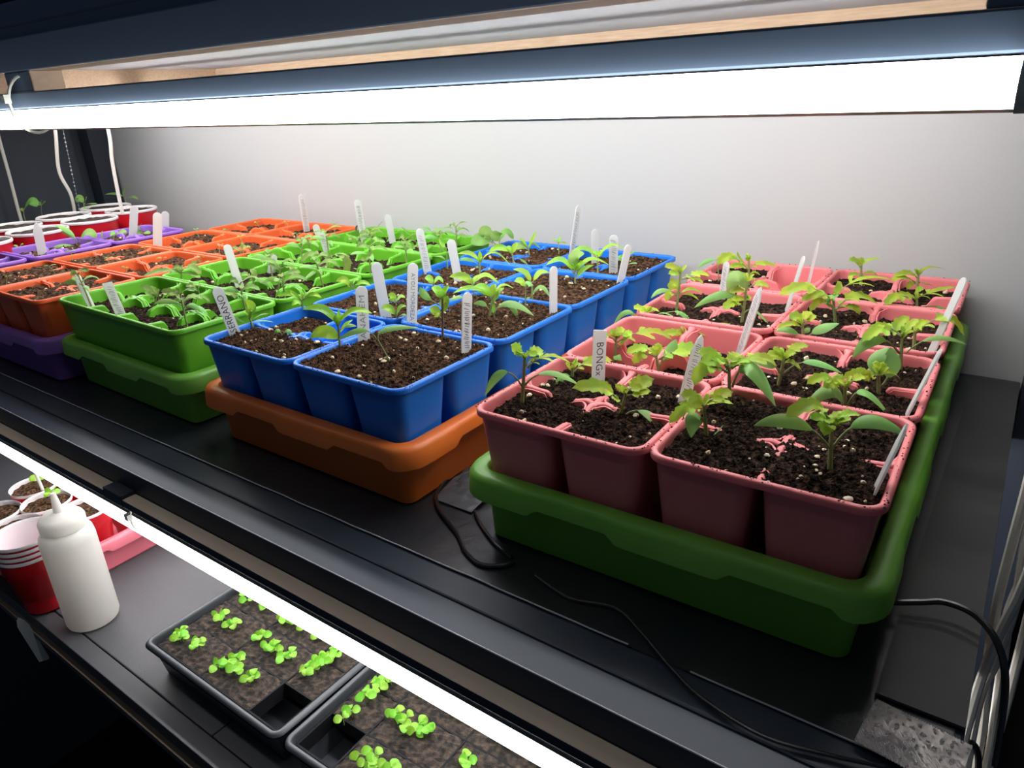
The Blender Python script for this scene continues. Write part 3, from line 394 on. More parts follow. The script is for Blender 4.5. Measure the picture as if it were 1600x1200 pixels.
# ---------------------------------------------------------------- growing trays
def make_tray(name, label, m, x0, y0, rz, w=0.278, l=0.536, h=0.0595, cat='tray', loc_z=0.0, lip=0.012, cr=0.024, fl=0.0):
    t = thing(name, label, cat, (x0, y0, loc_z), rz); mb = MB()
    lo = densify(rrect(0, w, 0, l, cr, 7), 0.0036); n = len(lo)
    s = [0]
    for i in range(1, n): s.append(s[-1]+math.hypot(lo[i][0]-lo[i-1][0], lo[i][1]-lo[i-1][1]))
    def step(i):
        q = (s[i]/0.132) % 1; e = 0.055
        return min(1, max(0, min(q/e, (0.60-q)/e)))
    def prof(i):
        k = step(i); d = lip+(0.006 if lip > 0.005 else 0)*k; o = 0.0010*k*(lip > 0.005)
        return [(-0.0160, 0.0035), (-0.0155, 0.006), (-0.0130+fl, h-0.004), (-0.0122+fl, h-0.0008), (-0.0112+fl, h), (-0.003, h), (-0.0008, h-0.0012), (0.0004+o, h-0.004), (0.0016+o, h-d), (0.0003+o, h-d), (-0.0012, h-0.0045), (-0.0095+fl, h-0.0025), (-0.0115+fl, h-0.007), (-0.0142, 0.0030), (-0.0175, 0.0006)]
    sweep(mb, lo, prof); 
    body = mb.obj('rim_and_walls', m, t, angle=50)
    mb = MB(); fl = [(p[0]-p[2]*0.0162, p[1]-p[3]*0.0162) for p in lo]
    v = [(x, y, z) for z in (0.0006, 0.0036) for x, y in fl]
    mb.add(v, [tuple(range(n, 2*n)), tuple(range(n-1, -1, -1))]); mb.obj('tray_floor', m, t, smooth=False)
    return t
TR = {'pink': (0, 0, 0.0186, [0, 0.124, 0.259, 0.388]), 'blue': (-0.3277, -0.0033, -0.0034, [0, 0.131, 0.253, 0.382]),
      'green': (-0.6301, -0.0009, -0.0176, [0, 0.1275, 0.257, 0.386]), 'orange': (-0.899, -0.0213, 0.0023, [0, 0.130, 0.262, 0.391]),
      'purple': (-1.069, -0.030, 0.0, [0, 0.130, 0.260])}
def lw(t, x, y):
    ox, oy, r = TR[t][:3]; return ox+x*cos(r)-y*sin(r), oy+x*sin(r)+y*cos(r)
for key, nm, lab, m in (('pink', 'growing_tray', 'green growing tray under the pink cell inserts', 'tray_green'), ('blue', 'growing_tray', 'orange growing tray under the blue cell inserts', 'tray_orange'),
                        ('green', 'growing_tray', 'green growing tray under the green cell inserts', 'tray_green'), ('orange', 'growing_tray', 'purple growing tray under the orange cell inserts', 'tray_purple')):
    x, y = lw(key, -0.0070, -0.0085); make_tray(nm, lab, m, x, y, TR[key][2])
make_tray('growing_tray', 'narrow purple tray under the purple cell inserts', 'tray_purple', -1.0755, -0.040, 0, w=0.156, l=0.41, cr=0.02)

# ---------------------------------------------------------------- four-cell inserts
SX, SY, DEP = 0.1312, 0.1265, 0.1010
def prof_z(s):   # height of the cross wall below the rim, s = 0 at the rim, 1 at the hub
    K = [(0, -0.0012), (0.10, -0.0040), (0.36, -0.0050), (0.47, -0.0150), (0.62, -0.0165), (0.74, -0.0065), (0.88, -0.0045), (1.0, -0.0060)]
    for (a, za), (b, zb) in zip(K, K[1:]):
        if s <= b: q = (s-a)/(b-a); q = q*q*(3-2*q); return za+(zb-za)*q
    return K[-1][1]
def insert_meshes(colour, nx=2, skirt=False):
    hx, hy = SX/2, SY/2; W = hx*nx; res = {}
    hubs = [hx*i for i in range(1, nx)]
    def dhub(x): return min(abs(x-q) for q in hubs)
    mb = MB(); lo = densify(rrect(0.0012, W-0.0012, 0.0012, SY-0.0012, 0.0125, 7), 0.02)
    sweep(mb, lo, [(-0.0034, -0.0030), (-0.0032, -0.0004), (-0.0022, 0.0008), (-0.0006, 0.0010), (0.0008, 0.0004), (0.0014, -0.0010), (0.0013, -0.0036), (0.0004, -0.0040), (-0.0002, -0.0024), (-0.0016, -0.0020)])
    res['rim'] = mb.mesh('insert_rim', colour, angle=60)
    if skirt:   # smooth one-piece outer wall
        mb = MB(); sweep(mb, densify(rrect(0.0022, W-0.0022, 0.0022, SY-0.0022, 0.012, 7), 0.02), [(0, -0.002), (-0.0012, -0.002), (-0.0112, -DEP), (-0.0100, -DEP)]); res['skirt'] = mb.mesh('insert_skirt', colour, angle=50)
    def cell(i, cy):
        ax0 = 0.0030 if i == 0 else i*hx+0.0016; ax1 = W-0.0030 if i == nx-1 else (i+1)*hx-0.0016; ay0, ay1 = (0.0030, hy-0.0016) if cy == 0 else (hy+0.0016, SY-0.0030)
        mx, my = (ax0+ax1)/2, (ay0+ay1)/2
        top = densify(rrect(ax0, ax1, ay0, ay1, 0.0095, 5), 0.0035)
        n = len(top); lev = 7; mb = MB(); V = []
        def tz(x, y):
            dx, dy = dhub(x), abs(y-hy); z = -0.0012
            if dx < 0.010: q = prof_z(min(1, (hy-dy)/hy)); k = min(1, max(0, (0.010-dx)/0.006)); z = z*(1-k)+q*k
            if dy < 0.010: q = prof_z(min(1, max(0, (hx-dx)/hx))); k = min(1, max(0, (0.010-dy)/0.006)); z = min(z, z*(1-k)+q*k)
            return z
        def pos(p, z, inset):
            t = -z/DEP; k = 1-0.33*t
            return (mx+(p[0]-mx)*k-p[2]*inset, my+(p[1]-my)*k-p[3]*inset, z)
        for ins, zb in ((0, -DEP), (0.0013, -DEP+0.0015)):
            for j in range(lev):
                for p in top:
                    z0 = tz(p[0], p[1]); V.append(pos(p, z0+(zb-z0)*j/(lev-1), ins))
        F = []
        for i_ in range(n):
            i2 = (i_+1) % n
            nxm, nym = top[i_][2]+top[i2][2], top[i_][3]+top[i2][3]; slot = abs(abs(nxm)-abs(nym)) < 0.35 and abs(nxm) > 0.6
            for j in range(lev-1):
                if slot and j == lev-2: continue   # drain slot at the foot of each corner
                F.append((j*n+i_, (j+1)*n+i_, (j+1)*n+i2, j*n+i2)); q = lev*n
                F.append((q+j*n+i_, q+j*n+i2, q+(j+1)*n+i2, q+(j+1)*n+i_))
            F.append((i_, i2, lev*n+i2, lev*n+i_))
        F.append(tuple((lev-1)*n+i_ for i_ in range(n-1, -1, -1))); F.append(tuple(lev*n+(lev-1)*n+i_ for i_ in range(n)))
        return mb.add(V, F).mesh('insert_cell', colour, angle=35)
    res['cells'] = [cell(a, c_) for c_ in (0, 1) for a in range(nx)]
    mb = MB(); K = 26
    def arm(p0, p1, s0, s1):
        V = []; ax = p0[1] == p1[1]
        for k in range(K+1):
            t = k/K; s = s0+(s1-s0)*t; z = prof_z(s)+0.0006; x = p0[0]+(p1[0]-p0[0])*t; y = p0[1]+(p1[1]-p0[1])*t
            wd = 0.0021+0.0008*max(0, (s-0.85)/0.15)+0.002*max(0, (0.08-s)/0.08)
            for o, dz in ((-wd, -0.0035), (-wd, -0.0006), (-wd*0.55, 0.0004), (wd*0.55, 0.0004), (wd, -0.0006), (wd, -0.0035)):
                V.append((x, y+o, z+dz) if ax else (x+o, y, z+dz))
        mb.add(V, [(k*6+j, (k+1)*6+j, (k+1)*6+(j+1) % 6, k*6+(j+1) % 6) for k in range(K) for j in range(6)])
    for q in hubs: arm((q, 0.003), (q, hy), 0, 1); arm((q, SY-0.003), (q, hy), 0, 1)
    arm((0.003, hy), (hubs[0], hy), 0, 1); arm((W-0.003, hy), (hubs[-1], hy), 0, 1)
    for a, c_ in zip(hubs, hubs[1:]): m_ = (a+c_)/2; arm((m_, hy), (a, hy), 0.5, 1); arm((m_, hy), (c_, hy), 0.5, 1)
    res['divider'] = mb.mesh('insert_divider', colour, angle=50)
    return res
ROW = ['front', 'second', 'third', 'rear']; CEL = {(0, 0): 'front left', (1, 0): 'front right', (0, 1): 'rear left', (1, 1): 'rear right'}
def cell_txt(t, col, cx, cy):
    if t == 'green': return '%s %s' % (['front', 'rear'][cy], ['leftmost', 'centre-left', 'centre-right', 'rightmost'][col*2+cx])
    return CEL[(cx, cy)]
def where_txt(t, col, row):
    if t == 'green': return '%s-row green insert' % ROW[row]
    if t == 'purple': return '%s purple insert' % ['front', 'middle', 'rear'][row]
    return '%s-row %s %s insert' % (ROW[row], ['left', 'right'][col], t)
# soil level per cell, below the rim (metres); order front left, front right, rear left, rear right; None = empty cell
LEV = {
 'pink': {(0, 0): [.0072, .0066, .0095, .0078], (1, 0): [.0045, .0040, .0062, .0055], (0, 1): [.022, .019, .024, .021], (1, 1): [.0085, .008, .009, .0085],
          (0, 2): [.010, .009, .010, .009], (1, 2): [.0085, .010, .009, .011], (0, 3): [.010, None, .009, None], (1, 3): [.012, .013, .009, .013]},
 'blue': {(0, 0): [.004, .0035, .011, None], (1, 0): [.0015, .0015, .002, .002], (0, 1): [.004, .004, .005, .004], (1, 1): [.003, .002, .003, .002],
          (0, 2): [.006, .005, .007, .006], (1, 2): [.003, .002, .005, .003], (0, 3): [.008, .007, .007, .004], (1, 3): [.010, .004, .009, .003]},
 'green': {k: [.0145, .0135, .0155, .0140] for k in [(c, r) for c in (0, 1) for r in range(4)]},
 'orange': {(0, 0): [.004, .004, .005, .005], (1, 0): [.007, .006, .008, .007], (0, 1): [.006, .007, .006, .006], (1, 1): [.015, .013, .010, .015],
            (0, 2): [.014, .015, .006, .015], (1, 2): [.010, .009, .012, .009], (0, 3): [.010, .013, .011, .012], (1, 3): [.011, .008, .010, .008]},
 'purple': {(0, r): [.011, .009, .010, .009] for r in range(3)}}
def octa(p, r, rnd):
    v = []
    for d in ((1, 0, 0), (-1, 0, 0), (0, 1, 0), (0, -1, 0), (0, 0, 1), (0, 0, -1)):
        k = r*rnd.uniform(0.6, 1.3); v.append((p[0]+d[0]*k+rnd.uniform(-.3, .3)*r, p[1]+d[1]*k+rnd.uniform(-.3, .3)*r, p[2]+d[2]*k*0.8+rnd.uniform(-.2, .2)*r))
    return v, [(0, 2, 4), (2, 1, 4), (1, 3, 4), (3, 0, 4), (2, 0, 5), (1, 2, 5), (3, 1, 5), (0, 3, 5)]
def blob(p, r, rnd):   # rounded irregular pebble
    v = []; f = []; n = 7; sx, sy, sz = (rnd.uniform(0.7, 1.35) for _ in range(3))
    for j, (a, h) in enumerate(((0.55, 0.85), (0.98, 0.3), (0.95, -0.3), (0.5, -0.85))):
        for k in range(n): q = rnd.uniform(0.82, 1.15); v.append((p[0]+cos(2*pi*k/n)*a*r*sx*q, p[1]+sin(2*pi*k/n)*a*r*sy*q, p[2]+h*r*sz*q*0.8))
    for j in range(3):
        for k in range(n): f.append((j*n+k, (j+1)*n+k, (j+1)*n+(k+1) % n, j*n+(k+1) % n))
    f += [tuple(range(n)), tuple(3*n+k for k in range(n-1, -1, -1))]
    return v, f
def make_soil(t, col, row, org, rz, levs, near, mname, idx, nx=2):
    rnd = random.Random(idx*7+5); G = 96 if near == 2 else 56 if near == 1 else 32; hx = 0.1312/2; SX = hx*nx; GX = G*nx//2
    off = idx*3.7
    full = max(k for k in levs if k is not None); LL_ = [full if q is None else q for q in levs]
    def row_l(R, x):
        q = min(nx-1, max(1, round(x/hx))); f = min(1, max(0, (x-q*hx)/0.016+0.5)); return R[q-1]*(1-f)+R[q]*f if abs(x-q*hx) < 0.008 else R[min(nx-1, int(x/hx))]
    def level(x, y):
        v = min(1, max(0, (y-SY/2)/0.016+0.5)); return -(row_l(LL_[:nx], x)*(1-v)+row_l(LL_[nx:], x)*v)
    def cidx(x, y): return min(nx-1, int(x/hx))+(0 if y < SY/2 else nx)
    def h(x, y):
        P = Vector((x*45+off, y*45, off)); z = level(x, y)+0.0026*noise.noise(P)+0.0016*noise.noise(P*3.1)+0.0014*noise.noise(P*7)+0.0010*noise.noise(P*15)
        return z
    i0 = 0.0052; mb = MB(); V = []; jit = 0.0004 if near else 0.0008
    for j in range(G+1):
        for i in range(GX+1):
            x = i0+(SX-2*i0)*i/GX; y = i0+(SY-2*i0)*j/G
            R = 0.010; cx = min(max(x, i0+R), SX-i0-R); cy = min(max(y, i0+R), SY-i0-R); dx, dy = x-cx, y-cy; d = math.hypot(dx, dy)
            if d > R: x, y = cx+dx/d*R, cy+dy/d*R
            z = h(x, y)+rnd.uniform(-1, 1)*jit*1.3
            V.append((x+rnd.uniform(-1, 1)*jit if 0 < i < GX else x, y+rnd.uniform(-1, 1)*jit if 0 < j < G else y, min(z, 0.003)))
    F = []
    for j in range(G):
        for i in range(GX):
            if levs[min(nx-1, int(i/(GX/nx)))+(0 if j < G/2 else nx)] is None: continue
            F.append((j*(GX+1)+i, j*(GX+1)+i+1, (j+1)*(GX+1)+i+1, (j+1)*(GX+1)+i))
    mb.add(V, F)
    def spot():
        while True:
            x = rnd.uniform(0.008, SX-0.008); y = rnd.uniform(0.008, SY-0.008)
            if levs[cidx(x, y)] is not None: return x, y
    for k in range({2: 2600, 1: 900, 0: 200}[near]):
        x, y = spot(); v, f = octa((x, y, h(x, y)+0.0004), (0.0005+0.0013*rnd.random()**2.2)*(1 if near else 1.5), rnd); mb.add(v, f)
    for k in range({2: 110, 1: 50, 0: 10}[near]):   # crumbs lying on the rim
        s = rnd.random(); sd_ = rnd.randrange(4); e = 0.0006+rnd.random()*0.0022
        if (levs[0] or 0) > 0.02 and rnd.random() < 0.4: continue
        x, y = ((SX*s, e), (SX-e, SY*s), (SX*s, SY-e), (e, SY*s))[sd_]; x = min(max(x, 0.006), SX-0.006) if sd_ in (0, 2) else x; y = min(max(y, 0.006), SY-0.006) if sd_ in (1, 3) else y
        v, f = octa((x, y, 0.0010), rnd.uniform(0.0003, 0.0008), rnd); mb.add(v, f)
    if near == 2:   # fibres
        for k in range(150):
            x, y = spot(); a = rnd.uniform(0, 2*pi); L = rnd.uniform(0.002, 0.007); z = h(x, y)+0.0012
            mb.tube([(x, y, z), (x+cos(a)*L*.5, y+sin(a)*L*.5, z+rnd.uniform(0, .0015)), (x+cos(a+.5)*L, y+sin(a+.5)*L, z-.0004)], 0.00016, 3, caps=False)
    loc = (org[0], org[1], 0.1050)
    o = mb.obj('soil', mname, None, loc, smooth=(near == 0)); o.rotation_euler = (0, 0, rz)
    tag(o, ('brown coir soil' if 'coir' in mname else 'dark potting soil')+' filling the '+where_txt(t, col, row), 'soil', None, 'stuff')
    pb = MB()
    for k in range({2: 34, 1: 20, 0: 10}[near]):
        x, y = spot(); r = rnd.choice((0.0007, 0.0009, 0.0012, 0.0017, 0.0022 if near else 0.0016)); v, f = blob((x, y, h(x, y)+r*0.5), r, rnd); pb.add(v, f)
    p = pb.obj('perlite', 'perlite', o); p['kind'] = 'stuff'
idx = 0
for t in ('pink', 'blue', 'green', 'orange', 'purple'):
    gr = t == 'green'; ms = insert_meshes(t, 4 if gr else 2, gr); ox, oy, rz, rows = TR[t]
    for row in range(len(rows)):
        for col in range(1 if t in ('purple', 'green') else 2):
            idx += 1; x, y = lw(t, col*0.1321+0.0004, rows[row]); rr = rz+random.Random(idx).uniform(-0.006, 0.006)*(0.3 if gr else 1)
            ins = thing('cell_insert', where_txt(t, col, row).replace('insert', 'eight-cell insert' if gr else 'four-cell insert')+' of soil and seedlings', 'planter', (x, y, 0.1050), rr, '%s cell inserts' % t)
            link('rim', ms['rim'], ins); link('divider', ms['divider'], ins)
            if gr: link('skirt', ms['skirt'], ins)
            for me in ms['cells']: link('cell', me, ins)
            near = 2 if (t in ('pink', 'blue') and row < 2) else 1 if (t in ('pink', 'blue') or (t == 'green' and row < 2)) else 0
            lv = LEV[t][(col, row)]
            if gr: l2 = LEV[t][(1, row)]; lv = [lv[0], lv[1], l2[0], l2[1], lv[2], lv[3], l2[2], l2[3]]
            make_soil(t, col, row, (x, y), rr, lv, near, 'soil' if t in ('pink', 'green') else 'soil_coir', idx, 4 if gr else 2)

# ---------------------------------------------------------------- seedlings
def leaf_mesh(ty, A, Mi, E, wmm, pf, seed):
    rnd = random.Random(seed); A, Mi, E = Vector(A), Vector(Mi), Vector(E)
    ctl = Mi+(Mi-(A+E)/2)*0.30; mb = MB()
    def bz(t): return A*(1-t)**2+ctl*2*t*(1-t)+E*t*t
    def tg(t): return ((ctl-A)*(1-t)+(E-ctl)*t).normalized()
    L = (E-A).length; W = wmm*0.001*0.5*(0.72 if ty == 'c' else 1.05)
    if pf > 0.02:
        r0 = min(0.0008, max(0.0003, W*0.16)); mb.tube([bz(pf*k/5) for k in range(6)], [r0*1.2-r0*0.4*k/5 for k in range(6)], 6, m=1)
    roll = rnd.uniform(-0.35, 0.35)+0.25
    if ty == 't' and wmm >= 10.5 and L > 0.013:   # compound leaf: side leaflets below the end leaflet
        for tt, sg, q in ((0.30, 1, 0.42), (0.36, -1, 0.42)) + (((0.12, 1, 0.25), (0.17, -1, 0.25)) if L > 0.024 else ()):
            a = bz(tt); T = tg(tt); sd = T.cross(Vector((0, 0, 1))); sd = (sd if sd.length > 0.2 else Vector((0.8, 0.5, 0))).normalized()
            e = a+(T*0.62+sd*sg*0.85).normalized()*L*q+Vector((0, 0, -0.08*L)); m_ = (a+e)/2+Vector((0, 0, 0.06*L)); blade(mb, a, m_, e, W*q*1.25, 't', 0.05, roll, 8, 4)
        pf = max(pf, 0.34); mb.tube([bz(pf*k/4) for k in range(5)], W*0.07+0.0001, 5, m=1); W *= 0.86
    blade(mb, A, ctl, E, W, ty, pf, roll, 16, 6)
    return mb
def blade(mb, A, ctl, E, W, ty, pf, roll, n, cols):
    V = []; ser = ty == 't' and W > 0.0018
    def bz(t): return A*(1-t)**2+ctl*2*t*(1-t)+E*t*t
    def tg(t): return ((ctl-A)*(1-t)+(E-ctl)*t).normalized()
    for k in range(n+1):
        s = k/n; t = pf+(1-pf)*s; p = bz(t); T = tg(t); side = T.cross(Vector((0.33, -0.44, 0.9)))
        if side.length < 0.25: side = side+Vector((0.8, 0.55, 0))*0.3
        side.normalize(); nm = side.cross(T).normalized()
        a = roll; side, nm = side*cos(a)+nm*sin(a), nm*cos(a)-side*sin(a)
        if ty == 'c': wd = (sin(pi*min(1, s*0.98+0.02)**0.9))**0.75
        elif ty == 'r': wd = (sin(pi*min(1, s*0.96+0.03)))**0.6*1.1
        elif ty in 'td': wd = (s+0.03)**0.75*(1.02-s)**0.62*1.75
        else: wd = (s+0.03)**0.7*(1.01-s)**0.85*1.85
        if ser: wd *= 0.74+0.42*((s*4.2+0.25) % 1.0)
        if k == n: wd = 0.02
        wd = max(wd, 0.03)
        for j in range(cols+1):
            q = -1+2*j/cols; fold = 0.28 if ty in 'tp' else 0.14
            z = abs(q)**1.3*fold*W*wd+0.05*W*sin(9*s+q*3)
            if ty == 'c': z = -abs(q)**2*0.2*W*wd
            V.append(p+side*q*W*wd+nm*z-T*(abs(q)**1.5*0.18*W if ser else 0))
    mb.add(V, [(k*(cols+1)+j, k*(cols+1)+j+1, (k+1)*(cols+1)+j+1, (k+1)*(cols+1)+j) for k in range(n) for j in range(cols)])
KIND = {'pink': ('tomato_seedling', 'tomato seedling'), 'green': ('tomato_seedling', 'tomato seedling'), 'blue': ('pepper_seedling', 'pepper seedling'), 'purple': ('broadleaf_seedling', 'broad-leaved seedling'), 'cup': ('broadleaf_seedling', 'broad-leaved seedling'), 'orange': ('sprout', 'tiny sprout')}
CUPN = ['beside the second cable from the left', 'left of the middle of the red cups', 'under the white cable over the red cups', 'in the rear red cup by the wall']
PURN = ['long arching seedling in the purple insert behind the orange ones', 'small upright seedling at the orange and purple insert edge', 'pale seedling beside the middle purple label', 'bushy seedling in the rear purple insert', 'small sprout in the front purple insert']
MULT = {}
for p in PLANTS: MULT[(p[0], p[1])] = MULT.get((p[0], p[1]), 0)+1
ORD = {1: 'larger', 2: 'smaller', 3: 'third'}
cn = pn = 0; seed = 100; SIZE = {}
for pl in PLANTS: SIZE.setdefault((pl[0], pl[1]), []).append(sum(l[10] for l in pl[5])+pl[4][2]*0.1)
for t, w_, k_, P, top, leaves in PLANTS:
    nm, kn = KIND[t]; P = Vector(P)*E4; top = Vector(top)*E4
    if w_:
        col, row, cx, cy = w_; base = '%s cell of the %s' % (cell_txt(t, col, cx, cy), where_txt(t, col, row))
        key = (t, w_)
        if MULT[key] > 1:
            rk = sorted(SIZE[key], reverse=True).index(sum(l[10] for l in leaves)+int(round(top.z/E4))*0.1); lab = '%s %s in the %s' % (['larger', 'smaller', 'smallest'][min(rk, 2)], kn, base)
        else: lab = 'young %s in the %s' % (kn, base)
    elif t == 'cup': lab = 'broad-leaved seedling '+CUPN[min(cn, 3)]; cn += 1
    else: lab = PURN[min(pn, 4)]; pn += 1
    T = thing(nm, lab, 'seedling', P)
    dark = t == 'blue' and (top.z > 0.03 and len(leaves) in (4, 7))
    z0 = -0.012; r = 0.0016 if t == 'pink' else 0.0012
    if len(leaves) <= 3: r = 0.0008
    bend = Vector((top.y, -top.x, 0))*0.05
    st = [Vector((0, 0, z0)), Vector((0, 0, 0)), top*0.35+bend, top*0.7+bend, top]
    MB().tube(smooth_path(st, 5), [r*(1.1-0.45*k/20) for k in range(21)], 8).obj('stem', 'stem_dark' if dark else 'stem', T)
    for l in leaves:
        seed += 1; ty = l[0]; A = Vector(l[1:4])*E4; Mi = Vector(l[4:7])*E4; E = Vector(l[7:10])*E4
        m = 'tg' if ty == 't' and t == 'green' else ty
        leaf_mesh(ty, A, Mi, E, l[10], l[11]/100, seed).obj('seed_leaf' if ty == 'c' else 'leaf', [m, 'stem'], T, angle=180)
    if t in ('pink', 'green', 'blue') and len(leaves) > 4:   # the growing tip
        rnd = random.Random(seed)
        for k in range(3):
            mt_ = 'tg' if t == 'green' else 't' if t == 'pink' else 'p'; a = rnd.uniform(0, 6.28); d = Vector((cos(a), sin(a), 1.1))*0.006
            leaf_mesh('t' if t != 'blue' else 'p', top-Vector((0, 0, .001)), top+d*0.5+Vector((0, 0, .0015)), top+d, 4.5, 0.05, seed+k).obj('leaf', [mt_, 'stem'], T, angle=180)
# tiny sprouts in the orange and green inserts
rnd = random.Random(21); used = {(p[0], p[1]) for p in PLANTS if p[1]}
for t in ('orange', 'green'):
    for row in range(4):
        for col in (0, 1):
            for cy in (0, 1):
                for cx in (0, 1):
                    if (t, (col, row, cx, cy)) in used or rnd.random() < (0.45 if t == 'orange' else 0.1): continue
                    x, y = lw(t, col*0.1321+0.033+cx*0.064+rnd.uniform(-.012, .012), TR[t][3][row]+0.032+cy*0.061+rnd.uniform(-.012, .012))
                    z = 0.105-LEV[t][(col, row)][cx+2*cy]; big = t == 'green'
                    T = thing('sprout' if not big else 'tomato_seedling', '%s in the %s cell of the %s' % ('slender tomato seedling' if big else 'tiny green sprout', cell_txt(t, col, cx, cy), where_txt(t, col, row)), 'seedling', (x, y, z))
                    hh = rnd.uniform(0.026, 0.042) if big else rnd.uniform(0.008, 0.016)
                    top = Vector((rnd.uniform(-.005, .005), rnd.uniform(-.005, .005), hh)); MB().tube([(0, 0, -0.004), top*0.5, top], 0.0010 if big else 0.0006, 6).obj('stem', 'stem', T)
                    for k in range(6 if big else 2):
                        a = k*(2.4 if big else 3.1)+rnd.uniform(0, 1); L = rnd.uniform(0.016, 0.028) if big else rnd.uniform(0.005, 0.010); d = Vector((cos(a), sin(a), 0))*L
                        b = top*(1-0.08*k) if big else top; seed += 1
                        leaf_mesh('t' if big and k < 4 else 'c', b, b+d*0.5+Vector((0, 0, L*0.35)), b+d+Vector((0, 0, -L*0.05 if k % 2 else L*0.2)), (9 if big else 3.5), 0.15, seed).obj('leaf', ['tg' if big and k < 4 else 'c', 'stem'], T, angle=180)

# ---------------------------------------------------------------- plant labels
def text_mesh(s, size):
    cu = bpy.data.curves.new('txt', 'FONT'); cu.body = s; cu.size = size; cu.align_x = 'CENTER'; cu.align_y = 'CENTER'; cu.extrude = 0.00012; cu.offset = -0.00008; cu.resolution_u = 2
    o = bpy.data.objects.new('txt', cu); C.objects.link(o); dg = bpy.context.evaluated_depsgraph_get(); me = bpy.data.meshes.new_from_object(o.evaluated_get(dg)); bpy.data.objects.remove(o); bpy.data.curves.remove(cu)
    me.name = 'lettering'; return me
WS = ['leaning label lettered in capitals at the front left of the blue block', 'upright label with pencilled capitals, front centre of the blue block', 'plain label leaning left behind the pencilled one', 'tall pencilled label reading two words, centre of the blue block',
 'label covered in black diagonal writing, front right of the blue block', 'plain upright label at the right edge of the blue block', 'label with dark smudged writing beside the green inserts', 'plain label leaning left in the third blue row',
 'plain narrow label leaning right by the blue right rim', 'wide faintly written label in the rear right blue insert', 'faint label behind the pepper seedling in the rear blue row', 'tall thin label seen nearly edge-on by the rear blue rim',
 'plain pointed label at the front left green corner', 'square-topped written label at the front of the green block', 'tall plain label leaning left in the second green row', 'short round-topped label half hidden by leaves in the green block', 'label with rounded tip before the orange inserts, left green rim', 'tallest written label, standing in the rear orange inserts',
 'short label leaning left in the third green row', 'plain label standing at the rear of the green block', 'ghostly written label against the wall behind the green block', 'flat-topped label with big letters in the front left pink insert', 'pointed label with dense writing between the front pink inserts', 'narrow pointed label between the second-row pink inserts',
 'slim tilted label by the empty pink cells', 'thinnest label with dark tip, rear of the pink block', 'short written label among leaves at the rear left pink insert', 'long label leaning along the right rim of the rear pink inserts', 'edge-on label along the right rim of the second pink row', 'edge-on label at the front right corner of the pink block',
 'pointed white label at the front of the purple inserts', 'square white label in the rear purple insert', 'front one of the two overlapping white labels by the orange inserts', 'rear one of the two overlapping white labels by the orange inserts']
for k, (t, w_, P, A, az, tx, fl) in enumerate(STICKS):
    P = Vector(P)*E4; A = Vector(A)*E4; L = A.length; ax = A.normalized()
    wd = 0.0105 if t not in ('purple', 'orange') else 0.0135
    if 0 < k < 5: wd = 0.0108
    nrm = Vector(az)*0.01; nrm = (nrm-ax*nrm.dot(ax)).normalized(); sd = nrm.cross(ax).normalized()
    if sd.dot(right) < 0: pass
    h = 0.0006; out = []; r = wd/2
    if 'p' in fl: prof = [(-r, -0.03), (-r, L-r*2.2), (-r*0.45, L-r*0.5), (0, L), (r*0.45, L-r*0.5), (r, L-r*2.2), (r, -0.03)]
    elif 'f' in fl or (tx == 'BONGx'): prof = [(-r, -0.03), (-r, L-0.001), (r, L), (r, -0.03)]
    else: prof = [(-r, -0.03)]+[(-r*cos(pi*q/10), L-r+r*sin(pi*q/10)) for q in range(11)]+[(r, -0.03)]
    n = len(prof); mb = MB()
    mb.add([sd*a+ax*b+nrm*h for a, b in prof]+[sd*a+ax*b-nrm*h for a, b in prof], [tuple(range(n)), tuple(range(2*n-1, n-1, -1))]+[(i, n+i, n+(i+1) % n, (i+1) % n) for i in range(n)])
    T = thing('plant_label', WS[k], 'plant label', P); mb.obj('label_body', 'stick', T, smooth=False)
    if tx and tx != '~':
        up_ = fl == 'u'; me = text_mesh(tx, (0.0098 if tx == 'SERRANO' else 0.0074 if tx != 'BONGx' else 0.0078)); me.materials.append(MT['ink' if tx in ('BONGx', 'SERRANO') else 'inkg'])
        X = ax if up_ else -ax; Y = nrm.cross(X); mm = Matrix((X, Y, nrm)).transposed().to_4x4()
        n_ = len(me.vertices); co = np.zeros(n_*3); me.vertices.foreach_get('co', co); co = co.reshape(-1, 3)
        span = co[:, 0].max()-co[:, 0].min(); want = L*(0.74 if len(tx) > 5 else 0.60); s = want/span
        mid = L*(0.47 if tx == 'SERRANO' else 0.48)
        mm.translation = ax*mid+nrm*(h+0.0002); me.transform(mm @ Matrix.Diagonal((s, 1.0 if s > 1 else max(0.7, s), 1, 1))); link('lettering', me, T)
    elif tx == '~':
        rnd = random.Random(k); mb = MB(); q = 0.12*L
        while q < 0.86*L:
            a = rnd.uniform(-0.32, -0.1)*wd; b = rnd.uniform(0.15, 0.36)*wd; dq = rnd.uniform(0.0008, 0.0022)
            mb.tube([sd*a+ax*q+nrm*h, sd*b+ax*(q+dq)+nrm*(h+.0001)], 0.00022 if k != 4 else 0.0003, 4); q += rnd.uniform(0.0012, 0.0026)
        mb.obj('lettering', 'ink' if k in (4, 22, 13, 20) else 'inkg', T)
T = thing('plant_label', 'blunt white label stuck in the front rail slot of the lower shelf', 'plant label', (-0.822, -0.096, -0.428), 1.05)
mb = MB(); r = 0.0072; prof = [(-r, -0.046), (-r, 0.028), (-r*0.5, 0.040), (0, 0.044), (r*0.5, 0.040), (r, 0.028), (r, -0.042), (r*0.8, -0.046)]; n = len(prof)
